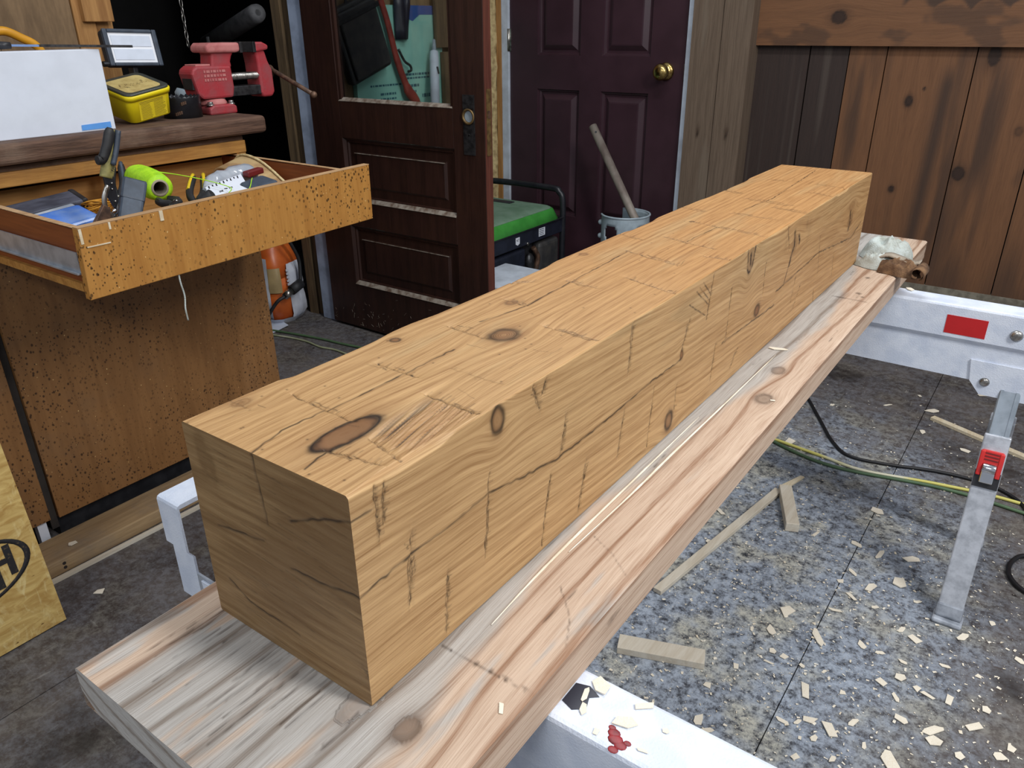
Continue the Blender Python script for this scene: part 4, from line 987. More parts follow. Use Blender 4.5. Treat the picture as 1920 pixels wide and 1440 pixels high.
yprism([(1.086, 1.152), (1.084, 1.168), (1.096, 1.177), (1.194, 1.177), (1.194, 1.154), (1.180, 1.151)], vx-.040, vx+.040).build('fixed_jaw', 'vise_dusty', vz, bevel=.007, seg=3)
MB().box((vx-.042, 1.192, 1.150), (vx+.042, 1.200, 1.178)).build('jaw_face', 'dark_steel', vz, bevel=.001)
MB().box((vx-.042, 1.236, 1.150), (vx+.042, 1.246, 1.178)).build('jaw_face', 'dark_steel', vz, bevel=.001)
yprism([(1.246, 1.177), (1.272, 1.177), (1.292, 1.168), (1.290, 1.156), (1.246, 1.150)], vx-.040, vx+.040).build('moving_jaw', 'vise_red', vz, bevel=.005)
yprism([(1.248, 1.156), (1.282, 1.156), (1.290, 1.125), (1.302, 1.10), (1.302, 1.04), (1.292, 1.027), (1.258, 1.027), (1.252, 1.04), (1.252, 1.12)], vx-.032, vx+.033).build('jaw_arm', 'vise_red', vz, bevel=.007, seg=3)
MB().box((vx-.022, 1.15, 1.036), (vx+.03, 1.255, 1.062)).build('slide_bar', 'dark_steel', vz, bevel=.002)
sc = MB(); pts = []; rr = []
for i in range(60): pts.append((vx+.02, 1.155+i*.0017, 1.088)); rr.append(.0105 if i % 3 else .0085)
sc.tube(pts, rr, 14).build('screw', 'steel', vz)
MB().lathe([(.016, 0), (.018, .006), (.018, .022), (.010, .026)], (vx, 1.298, 1.095), (0, 1, 0), 18).build('screw_head', 'rusty_steel', vz)
hb = MB().tube([(vx+.18*q-.08*(1-q), 1.312+.010*q, 1.135-.10*q) for q in (0, .25, .5, .75, 1)], .0065, 10).build('handle_bar', 'rusty_steel', vz)
MB().ball((vx+.18, 1.322, 1.035), .010).build('handle_end', 'rusty_steel', hb); MB().ball((vx-.08, 1.312, 1.135), .010).build('handle_end', 'rusty_steel', hb)
le = MB(); rs = random.Random(8)
for row in range(3):
    y = 1.068
    while y < 1.138:
        L = rs.uniform(.004, .011); le.box((vx+w2-.0004, y, 1.102-row*.011), (vx+w2+.0012, y+L, 1.1085-row*.011)); y += L+.003
le.build('cast_lettering', 'vise_dusty', vz)
for yy, xx in ((1.070, vx+.038), (1.136, vx+.040)):
    MB().lathe([(.012, 0), (.012, .003), (.008, .003), (.008, .010), (.001, .011)], (xx, yy, BT+.024), (0, 0, 1), 6).build('bolt', 'steel', vz)

vz.location.y -= .012

# ------------------------------------------------------------------ in the drawer
DZ = .792
def in_drawer(name, label, cat, loc): return thing(name, label, cat, loc)
# compound snips leaning up out of the drawer
sn = in_drawer('tin_snips', 'compound tin snips with olive and black grip standing up in drawer', 'snips', (-1.2, .48, DZ))
S = lambda y, z, x=-1.2: Vector((x, y, z))
MB().tube(curve([S(.492, .948), S(.500, .968), S(.512, 1.005), S(.524, 1.036)], 6), [.0135]*18+[.010], 10, .62).build('grip', 'olive_grip', sn)
MB().tube(curve([S(.478, .984, -1.192), S(.490, .985, -1.194), S(.505, 1.01, -1.193), S(.518, 1.040, -1.194)], 5), [.009, .009, .009, .009, .010, .010, .010, .010, .0105, .0105, .0105, .011, .011, .011, .010, .006], 8, .8).build('grip_pad', 'black_rubber', sn)
MB().tube(curve([S(.506, .972, -1.190), S(.519, 1.0, -1.190), S(.531, 1.034, -1.190)], 6), .0055, 8).build('grip_pad', 'slate_plastic', sn)
g_ = text_mesh('FATMAX', .0085, frame_mat((-1.1865, .5065, .975), (0, .35, .94), (0, -.94, .35)), .0003)
link('lettering', g_, 'ink', sn)
MB().prism([S(.484, .952), S(.504, .950), S(.503, .90), S(.494, .885), S(.485, .91)], (.006, 0, 0)).build('shank', 'black_paint', sn, bevel=.001)
for yy, zz in ((.497, .937), (.495, .926), (.496, .902)): MB().ball((-1.193, yy, zz), .0022).build('rivet', 'steel', sn)
MB().tube(curve([S(.486, .935, -1.19), S(.474, .912, -1.19), S(.472, .89, -1.19), S(.480, .875, -1.19), S(.476, .860, -1.19), S(.470, .845, -1.19)], 5), .0055, 8, .7).build('lever', 'steel', sn)
MB().ball((-1.186, .487, .884), .0055, (.6, 1, 1)).build('pivot_bolt', 'chrome', sn)
MB().prism([S(.480, .893, -1.196), S(.468, .900, -1.196), S(.440, .866, -1.196), S(.428, .838, -1.196), S(.448, .842, -1.196), S(.476, .868, -1.196)], (.010, 0, 0)).build('blade', 'rusty_steel', sn, bevel=.001)
MB().prism([S(.490, .88, -1.20), S(.478, .872, -1.20), S(.462, .835, -1.20), S(.472, .820, -1.20), S(.492, .845, -1.20)], (.012, 0, 0)).build('blade', 'dark_steel', sn, bevel=.001)
# slate grey tool body
sg = in_drawer('charger_block', 'slate grey plastic tool block leaning against the green line spool', 'tool', (-1.2, .52, DZ))
MB().bar((-1.155, .476, .815), (-1.240, .566, .918), .044, .034, (.6, 0, .8)).build('body', 'slate_plastic', sg, bevel=.005)
MB().bar((-1.213, .538, .8865), (-1.2425, .569, .9205), .047, .037, (.6, 0, .8)).build('cap', 'slate_plastic', sg, bevel=.005)
MB().bar((-1.130, .494, .806), (-1.165, .534, .850), .024, .030, (.6, 0, .8)).build('grip', 'black_plastic', sg, bevel=.003)
# neon line on a cardboard core
spn = in_drawer('string_spool', 'fluorescent green mason line wound on a cardboard tube', 'spool', (-1.4, .70, DZ))
A = Vector((-1.292, .652, .893)); Bv = Vector((-1.425, .680, .899)); ax = (Bv-A).normalized()
prf = [(.0185, .0), (.0285, .001), (.0295, .010), (.032, .03), (.033, .055), (.033, .09), (.031, .125), (.026, .148), (.018, .150)]
w_ = []
for i in range(150):
    h = .150*i/149; r_ = np.interp(h, [p[1] for p in prf], [p[0] for p in prf]); w_.append((float(r_)+(.0004 if i % 2 else -.0004), h))
MB().lathe(w_, A, ax, 26, cap=False).build('line_winding', 'neon_line', spn)
MB().lathe([(.0145, -.003), (.0185, -.003), (.0185, .153), (.0145, .153), (.0145, -.003)], A, ax, 26, cap=False).build('core', 'card_tube', spn)
MB().cyl(A+ax*.06, A+ax*.062, .0145).build('core_plug', 'tube_dark', spn)
MB().tube(curve([A+ax*.03+Vector((0, 0, .032)), (-1.28, .70, .915), (-1.23, .735, .902), (-1.18, .755, .889), (-1.15, .73, .884), (-1.14, .77, .885), (-1.20, .83, .897)], 8), .0011, 5).build('loose_line', 'neon_line', spn)
# black long box and blue package at the left
bb = in_drawer('blade_case', 'long black ribbed plastic case at the left back of the drawer', 'case', (-1.5, .48, DZ))
MB().bar((-1.50, .395, .835), (-1.515, .575, .845), .055, .048, (.3, 0, .9)).build('case_body', 'charcoal', bb, bevel=.004)
MB().bar((-1.50, .385, .835), (-1.501, .402, .836), .059, .052, (.3, 0, .9)).build('case_cap', 'black_plastic', bb, bevel=.004)
MB().bar((-1.515, .566, .845), (-1.516, .580, .845), .059, .052, (.3, 0, .9)).build('case_cap', 'black_plastic', bb, bevel=.004)
MB().box((-1.45, .40, DZ), (-1.42, .57, .825)).build('case_ledge', 'black_plastic', bb, bevel=.003)
bp = in_drawer('blue_packet', 'shiny blue plastic wrapped packet in the front left of the drawer', 'packet', (-1.38, .48, DZ))
MB().bar((-1.375, .395, .833), (-1.385, .535, .842), .085, .026, (.25, 0, 1)).jitter(.004, 40).build('packet', 'blue_film', bp, bevel=.009, seg=3)
MB().bar((-1.425, .40, .846), (-1.432, .53, .853), .03, .012, (.25, 0, 1)).jitter(.004, 50).build('clear_flap', 'clear_film', bp, bevel=.004)
MB().bar((-1.37, .40, DZ+.012), (-1.38, .53, DZ+.012), .09, .024).build('packet_base', 'navy_plastic', bp, bevel=.004)
# twine
tw = MB(); rs = random.Random(4)
for i in range(22):
    c_ = Vector((-1.455+rs.uniform(-.008, .008), .590+rs.uniform(-.008, .008), .835+rs.uniform(-.012, .022))); r0 = rs.uniform(.016, .034); tl = rs.uniform(-.5, .5); a0 = rs.random()*6
    tw.tube([c_+Vector((r0*math.cos(a), r0*math.sin(a)*.9, r0*.5*math.sin(a+a0)*.6+tl*.012*math.cos(a))) for a in [k*math.pi/9 for k in range(18)]], .0016, 5, closed=True)
tag(tw.build('twine_bundle', 'orange_twine'), 'tangled bundle of orange yellow twine in the drawer', 'twine')
# pliers with yellow and black grips
def plier(name, label, P0, P1, P2, m1, m2):
    t = in_drawer(name, label, 'pliers', tuple(P1)); t.location.z = DZ
    P0, P1, P2 = map(Vector, (P0, P1, P2)); s_ = Vector((0, 0, 1)).cross((P2-P1).normalized())*.012
    for e in (-1, 1):
        h = MB().tube(curve([P1, P1.lerp(P2, .4)+s_*e*1.3, P2+s_*e], 6), [.004, .005, .006]+[.0085]*9+[.006], 9).build('handle', m1, t)
        MB().tube(curve([P1.lerp(P2, .45)+s_*e*1.5+Vector((0, 0, .006)), P1.lerp(P2, .7)+s_*e*1.35+Vector((0, 0, .006)), P2+s_*e+Vector((0, 0, .005))], 5), .0045, 7).build('grip_inlay', m2, h)
    MB().tube([P0, P0.lerp(P1, .5), P1], [.003, .009, .010], 8, .6).build('jaw', 'dark_steel', t); MB().ball(P1+Vector((0, 0, .006)), .006, (1, 1, .6)).build('pivot', 'steel', t)
plier('pliers', 'yellow and black gripped pliers lying right of the spool', (-1.19, .655, .845), (-1.235, .695, .855), (-1.345, .785, .893), 'black_rubber', 'tool_yellow')
plier('pliers', 'dark steel pliers lying low in front of the green spool', (-1.150, .575, .872), (-1.185, .62, .876), (-1.275, .645, .868), 'black_rubber', 'dark_steel')
plier('pliers', 'black handled pliers at the back of the drawer behind the snips', (-1.40, .60, .83), (-1.42, .62, .86), (-1.48, .665, .925), 'black_rubber', 'slate_plastic')
kn_ = in_drawer('putty_knife', 'grey pointed steel blade lying beside the white card', 'knife', (-1.13, .70, DZ))
MB().prism([(-1.205, .695, .873), (-1.165, .725, .868), (-1.13, .765, .860), (-1.125, .755, .858), (-1.165, .705, .864)], (0, 0, .002)).build('blade', 'steel', kn_)
MB().bar((-1.13, .758, .860), (-1.10, .80, .85), .014, .010).build('handle', 'black_plastic', kn_, bevel=.003)
rc = in_drawer('ruler_card', 'white notched layout card with black markings in the drawer', 'card', (-1.23, .77, DZ))
cw = [Vector((-1.235, .728, .888)), Vector((-1.165, .690, .868)), Vector((-1.185, .808, .876)), Vector((-1.262, .845, .897))]
MB().prism([cw[0], cw[1], cw[2], cw[3]], (0, 0, .0012)).build('card', 'white_card', rc)
tk_ = MB(); nrm = Vector((0, 0, .0016)); e_ = (cw[3]-cw[0]); f_ = (cw[1]-cw[0])
for i in range(9):
    a = cw[0]+e_*(.08+.1*i)+f_*.04+nrm; tk_.bar(a, a+f_*(.10 if i % 2 else .16), .0028, .0006)
for i in range(8):
    a = cw[0]+e_*(.30+.025*i+(.16 if i > 3 else 0))+f_*.56+nrm; tk_.bar(a, a+f_*.10+e_*.006*(i % 3), .0016, .0006)
a = cw[0]+e_*.47+f_*.55+nrm; tk_.cyl(a, a+Vector((0, 0, .0006)), .0042, seg=12)
tk_.build('markings', 'ink', rc)
ck = in_drawer('sanding_block', 'dark grey block with rounded end beside the white card', 'block', (-1.2, .86, DZ))
MB().bar((-1.190, .805, .872), (-1.200, .880, .880), .055, .026, (.2, 0, 1)).build('block', 'slate_plastic', ck, bevel=.008, seg=3)
MB().bar((-1.19, .80, .85), (-1.20, .87, .85), .05, .02).build('block_base', 'black_plastic', ck)
bgp = in_drawer('plastic_bag', 'crumpled clear plastic bag with dark red parts behind the white card', 'bag', (-1.27, .84, DZ))
MB().tube(curve([(-1.26, .745, .872), (-1.275, .79, .885), (-1.285, .85, .892), (-1.27, .90, .885)], 6), [.010, .015, .018, .02, .022, .022, .022, .022, .022, .022, .023, .024, .024, .024, .024, .022, .018, .012, .008], 12).jitter(.005, 60).build('bag', 'clear_film', bgp)
MB().bar((-1.245, .845, .898), (-1.250, .895, .902), .02, .014).build('red_part', 'dark_red', bgp, bevel=.003)
# abrasive belt arched against the right side
sb = MB(); pa = curve([(-1.318, 1.0, .845), (-1.365, 1.0, .872), (-1.41, 1.0, .892), (-1.46, 1.0, .902), (-1.50, 1.0, .898), (-1.535, 1.0, .872)], 6)
ab = in_drawer('abrasive_belt', 'tan abrasive belt arched against the right side of the drawer', 'belt', (-1.42, .98, DZ))
sb.loft([[p+Vector((0, .018, .0)), p+Vector((0, .018, -.005)), p+Vector((-.01, -.055, -.028)), p+Vector((-.01, -.055, -.023))] for p in pa]).build('belt', 'belt_paper', ab, smooth=True)
MB().tube([p+Vector((0, .015, .0015)) for p in pa], .0035, 6).build('belt_edge', 'belt_edge', ab)
# small dark odds and ends under everything
odds = [('socket_adapter', 'small black socket adapter in front of the green spool', (-1.10, .555, .842), .013, 'black_paint'), ('socket_adapter', 'dark steel socket adapter beside the grey tool block', (-1.11, .62, .840), .010, 'dark_steel'), ('socket_adapter', 'round black adapter lying right of the green line spool', (-1.185, .675, .842), .015, 'black_rubber')]
for nm, lb, p, r_, m in odds:
    tag(MB().lathe([(r_*.5, 0), (r_, .002), (r_, r_*1.6), (r_*.7, r_*2), (r_*.7, r_*2.6), (r_*.3, r_*2.6)], (p[0], p[1], DZ+.072), (.6, .4, .6), 14).cyl((p[0], p[1], DZ+.0015), (p[0], p[1], DZ+.076), r_*.9).build(nm, m), lb, 'adapter')
# ================================================================== FLOOR LEFT
osb = thing('strand_board', 'stamped strand board panel standing on the floor left of the plank', 'board', (-1.265, .05, 0))
OX = lambda z: -1.258-.107*z
MB().prism([(OX(0), -.45, .004), (OX(0), .205, .004), (OX(.62), .205, .62), (OX(.62), -.45, .62)], (-.011, 0, 0)).build('panel', 'strand_board', osb)
# black oval mill stamp with block letters (only its right half is in view)
ov = MB(); cy, cz, ra, rb = .062, .190, .112, .062
op = [Vector((OX(cz+rb*math.sin(a)*1.0+.10*ra*math.cos(a))+.0008, cy+ra*math.cos(a), cz+rb*math.sin(a)+.10*ra*math.cos(a))) for a in [2*math.pi*k/40 for k in range(40)]]
ov.loft([[q+Vector((.0006, 0, 0)), q+(q-Vector((OX(cz), cy, cz)))*.11+Vector((.0006, 0, 0)), q+(q-Vector((OX(cz), cy, cz)))*.11, q] for q in op], closed=True).build('stamp_oval', 'stamp_ink', osb)
for dy, z0, z1 in ((.083, .165, .235), (.052, .145, .240), (.018, .135, .235), (-.012, .13, .235), (-.045, .135, .23)):
    MB().prism([(OX(z0)+.0008, cy+dy-.006, z0), (OX(z0)+.0008, cy+dy+.008, z0), (OX(z1)+.0008, cy+dy+.008, z1), (OX(z1)+.0008, cy+dy-.006, z1)], (.0006, 0, 0)).build('stamp_letter', 'stamp_ink', osb)
MB().prism([(OX(.195)+.0008, cy+.058, .195), (OX(.195)+.0008, cy+.080, .195), (OX(.207)+.0008, cy+.080, .207), (OX(.207)+.0008, cy+.058, .207)], (.0006, 0, 0)).build('stamp_letter', 'stamp_ink', osb)
lm = thing('lumber', 'grey tan length of lumber lying along the toe kick of cabinet', 'lumber', (-1.49, .45, 0))
MB().box((-1.545, .16, 0), (-1.432, 1.02, .040)).jitter(.0015, 8).build('board', 'lumber_wood', lm, bevel=.003)
for zz, yy in ((.026, .292), (.014, .292)): MB().lathe([(.0045, 0), (.0045, .0008)], (-1.432, yy, zz), (1, 0, 0), 10).build('nail_hole', 'tube_dark', lm)
tag(MB().bar((-1.415, .20, .004), (-1.405, .74, .004), .012, .008).build('wood_strip', 'pine_offcut'), 'thin pale wood strip on the floor against the grey lumber', 'strip')
# orange bag in the doorway
bg = thing('cement_bag', 'crumpled orange and white bag standing in the dark doorway', 'bag', (-2.52, 1.80, 0))
def bring(z, sx, sy, cx=-2.50, cy=1.80, seed=0):
    out = []
    for k in range(28):
        a = 2*math.pi*k/28; c, s = math.cos(a), math.sin(a)
        e = (abs(c)**3+abs(s)**3)**(-1/3)
        n = 1+.16*(float(vn(k*.9, z*22, seed))-.5)
        out.append((cx+sx*c*e*n, cy+sy*s*e*n, z+.012*(float(vn(k*.7, z*9, 3))-.5)*(z > .02)))
    return out
MB().loft([bring(0.002, .10, .085), bring(.03, .125, .100), bring(.09, .13, .105), bring(.15, .128, .103), bring(.21, .125, .10)]).build('bag_body', 'bag_orange', bg)
MB().loft([bring(.205, .124, .10), bring(.27, .115, .095), bring(.33, .10, .085), bring(.37, .07, .05), bring(.40, .09, .03)]).build('bag_neck', 'bag_orange', bg)
def patch(a0, a1, z0, z1, m, nm, off=.004, n=8):
    g_ = MB(); rings = []
    for i in range(n+1):
        z = z0+(z1-z0)*i/n; row = []
        for k in range(n+1):
            a = R(a0+(a1-a0)*k/n); c, s = math.cos(a), math.sin(a); e = (abs(c)**3+abs(s)**3)**(-1/3)
            sc_ = np.interp(z, [0, .03, .09, .21, .27, .33, .37], [.10, .125, .13, .125, .115, .10, .07]); nn = 1+.16*(float(vn(28*a/6.283 % 28*.9, z*22, 0))-.5)
            row.append((-2.50+(sc_*c*e*nn)+off*c, 1.80+sc_*.81*s*e*nn+off*s, z))
        rings.append(row)
    vv = [[g_.bm.verts.new(p) for p in r] for r in rings]
    for i in range(n):
        for k in range(n):
            f = g_.bm.faces.new((vv[i][k], vv[i][k+1], vv[i+1][k+1], vv[i+1][k])); f.smooth = True
    return g_.build(nm, m, bg)
patch(-8, 40, .01, .27, 'bag_white', 'bag_panel', .010); patch(-64, -50, .01, .30, 'bag_white', 'bag_panel', .010); patch(-80, -64, .04, .30, 'bag_blue', 'bag_panel', .011)
patch(-50, -26, .15, .26, 'bag_tan', 'bag_panel', .011); patch(-80, 44, .0, .026, 'bag_white', 'bag_panel', .012)
lt_ = MB()
for k in range(5):
    z = .175+k*.016; lt_.box((-2.365, 1.775, z), (-2.362, 1.790, z+.010))
lt_.build('bag_lettering', 'bag_white', bg)
cl = thing('cord_connector', 'black cord with a grey metal connector hanging over the orange bag', 'connector', (-2.33, 1.74, 0))
MB().tube(curve([(-2.34, 1.77, .42), (-2.335, 1.80, .36), (-2.33, 1.825, .29), (-2.325, 1.82, .22), (-2.32, 1.81, .185)], 6), .008, 8).build('cord', 'black_rubber', cl)
MB().cyl((-2.32, 1.815, .185), (-2.318, 1.755, .165), .022, .022, 14).build('plug_body', 'black_rubber', cl)
MB().cyl((-2.318, 1.755, .165), (-2.315, 1.715, .150), .017, .015, 14).build('metal_sleeve', 'steel', cl)
MB().tube(curve([(-2.315, 1.715, .150), (-2.33, 1.68, .13), (-2.37, 1.65, .06), (-2.40, 1.66, .010)], 6), .008, 8).build('tail', 'black_rubber', cl)
pp = MB(); pp.prism([(-2.47, 1.62, .002), (-2.32, 1.60, .002), (-2.345, 1.735, .004), (-2.44, 1.76, .003)], (0, 0, .0015))
tag(pp.build('paper_sheet', 'paper'), 'white scrap of paper on the floor before the doorway', 'paper')

# ------------------------------------------------------------------ cords on the floor
def cord(name, label, pts, r, m): tag(MB().tube(curve([(a, b, r+.0005) for a, b in pts], 10), r, 8).build(name, m), label, 'cord')
cord('extension_cord', 'dark green extension cord running across the floor under the timber', [(-2.7, 1.55), (-2.34, 1.652), (-2.1, 1.702), (-1.93, 1.722), (-1.5, 1.80), (-1.0, 1.98), (-.6, 2.06), (-.34, 2.01), (-.238, 1.93), (-.026, 1.872), (.257, 1.925), (.468, 1.916), (.9, 1.86), (1.4, 1.9)], .0052, 'cord_green')
cord('extension_cord', 'pale thin cord beside the green one near the doorway', [(-2.7, 1.50), (-2.30, 1.618), (-2.143, 1.648), (-2.03, 1.64), (-1.915, 1.652), (-1.6, 1.60), (-1.2, 1.50)], .0042, 'cord_pale')
cord('extension_cord', 'yellow and white cord lying beside the green cord on the right', [(-.7, 2.12), (-.30, 1.955), (-.2, 1.935), (-.06, 1.915), (.06, 1.90), (.257, 1.945), (.464, 1.965), (.9, 1.92), (1.4, 1.96)], .0048, 'cord_yellow')
cord('power_cord', 'thin black cord curving from under the plank to the far sawhorse leg', [(-.45, 2.45), (-.30, 2.42), (-.22, 2.297), (-.13, 2.14), (-.066, 2.030), (.0, 1.965), (.10, 1.975), (.25, 2.02), (.38, 2.02), (.46, 1.96), (.485, 1.86), (.56, 1.78)], .0050, 'cord_black')
cord('power_cord', 'black coiled cord end on the floor at the right edge', [(.53, 1.70), (.482, 1.70), (.458, 1.64), (.468, 1.58), (.51, 1.545), (.58, 1.57)], .0058, 'cord_black')

# ------------------------------------------------------------------ offcuts on the floor
tag(MB().bar((-.205, 1.055, .007), (-.112, 1.645, .007), .022, .012).build('wood_stick', 'pine_offcut', bevel=.001), 'long pale wooden stick on the dusty floor beside the plank', 'stick')
tag(MB().bar((-.098, 1.655, .014), (-.022, 1.478, .014), .034, .026).build('wood_offcut', 'pine_offcut', bevel=.002), 'short square pine offcut standing in the dust past the long stick', 'offcut')
tag(MB().bar((-.198, .852, .009), (-.028, .915, .009), .042, .017).build('wood_offcut', 'pine_offcut', bevel=.001), 'flat pine offcut on the floor near the sawhorse', 'offcut')
tag(MB().bar((.165, 2.385, .006), (.62, 2.18, .006), .022, .011).build('wood_stick', 'pale_wood', bevel=.001), 'thin pale stick on the floor behind the far sawhorse leg', 'stick')
tag(MB().prism([(-.118, 1.668, .004), (-.095, 1.675, .004), (-.070, 1.745, .012), (-.082, 1.745, .012)], (0, 0, .005)).build('wood_wedge', 'pale_wood'), 'small pale wedge at the tip of the long stick', 'wedge')

# ------------------------------------------------------------------ wood chips
rs = random.Random(21); variants = []
for k in range(8):
    m = MB(); n = 4+k % 3; pts = []; ln = (1.0, 1.5, 2.2, 1.25)[k % 4]
    for i in range(n):
        a = 2*math.pi*(i+rs.uniform(-.28, .28))/n+.6; r_ = rs.uniform(.65, 1.0)
        pts.append((r_*math.cos(a)*.5/math.sqrt(ln), r_*math.sin(a)*.5*math.sqrt(ln)*1.1))
    cu = rs.uniform(.05, .18)
    top = [m.bm.verts.new((x, y, .07+cu*abs(x+y*.4))) for x, y in pts]; bot = [m.bm.verts.new((x, y, .0+cu*abs(x+y*.4))) for x, y in pts]
    m.bm.faces.new(top); m.bm.faces.new(bot[::-1])
    for i in range(n): m.bm.faces.new((bot[i], bot[(i+1) % n], top[(i+1) % n], top[i]))
    me = m.mesh('wood_chip'); me.materials.append(MATS['chip_wood']); variants.append(me)
def chip(x, y, z, s, label, group, k=None, tilt=.15):
    o = bpy.data.objects.new('wood_chip', variants[rs.randrange(8) if k is None else k]); C.objects.link(o)
    o.location = (x, y, z); o.rotation_euler = (rs.uniform(-tilt, tilt)*.3, rs.uniform(-tilt, tilt)*.3, rs.random()*6.28); o.scale = (s*rs.uniform(.75, 1.2), s*rs.uniform(.75, 1.2), s*.7)
    tag(o, label, 'wood chip', group)
CH = [(0.066, 1.17, 0.0402), (0.2, 1.365, 0.0373), (0.253, 1.419, 0.0498), (0.143, 1.706, 0.036), (0.19, 1.506, 0.0303), (0.259, 1.534, 0.0367), (0.033, 1.505, 0.0245), (0.133, 1.519, 0.0306), (0.054, 1.089, 0.0312), (0.143, 1.126, 0.0445), (0.152, 1.235, 0.0191), (0.172, 1.304, 0.0281), (0.103, 1.027, 0.0227), (0.081, 0.993, 0.0175), (0.077, 1.028, 0.0228), (0.314, 1.108, 0.0259), (0.286, 1.071, 0.028), (0.349, 1.095, 0.0231), (0.168, 0.959, 0.0342), (0.339, 0.995, 0.0272), (0.406, 1.098, 0.0309), (0.467, 1.113, 0.0234), (0.454, 1.054, 0.038), (0.393, 1.004, 0.0322), (0.399, 0.979, 0.0294), (0.233, 0.891, 0.0427), (0.265, 0.936, 0.0217), (0.214, 0.855, 0.0187), (0.194, 0.893, 0.0285), (0.152, 0.86, 0.0188), (0.178, 0.874, 0.0165), (0.34, 0.881, 0.0471), (0.31, 1.155, 0.0184), (0.318, 1.24, 0.0273), (0.289, 1.254, 0.0192), (0.402, 1.305, 0.028), (0.37, 1.088, 0.0205), (0.319, 1.045, 0.0227), (0.516, 1.04, 0.0227), (0.502, 1.009, 0.0274), (0.509, 1.299, 0.0224), (0.021, 0.771, 0.0253), (0.042, 0.753, 0.0273), (0.002, 0.862, 0.0215), (0.28, 2.685, 0.0403), (0.156, 2.447, 0.0377), (0.098, 2.553, 0.0173), (0.288, 2.206, 0.0349), (0.157, 2.266, 0.0277), (0.022, 2.413, 0.0208), (-0.18, 1.31, 0.029), (-0.211, 1.459, 0.0277), (-0.177, 1.952, 0.0436), (-0.138, 2.302, 0.0203), (0.153, 1.397, 0.0204), (0.135, 1.347, 0.0229), (0.224, 1.297, 0.0196), (0.3, 1.372, 0.0201), (0.143, 1.023, 0.0151), (0.184, 1.034, 0.0151), (0.228, 1.157, 0.0211), (0.266, 1.155, 0.0158), (0.23, 0.998, 0.0173), (0.383, 1.192, 0.0187), (0.445, 1.201, 0.0188), (0.449, 1.391, 0.0174), (0.443, 0.968, 0.0196), (0.198, 0.794, 0.0205), (0.255, 0.828, 0.0185), (0.295, 0.891, 0.0166), (0.03, 0.943, 0.0172), (0.019, 1.069, 0.0155)]
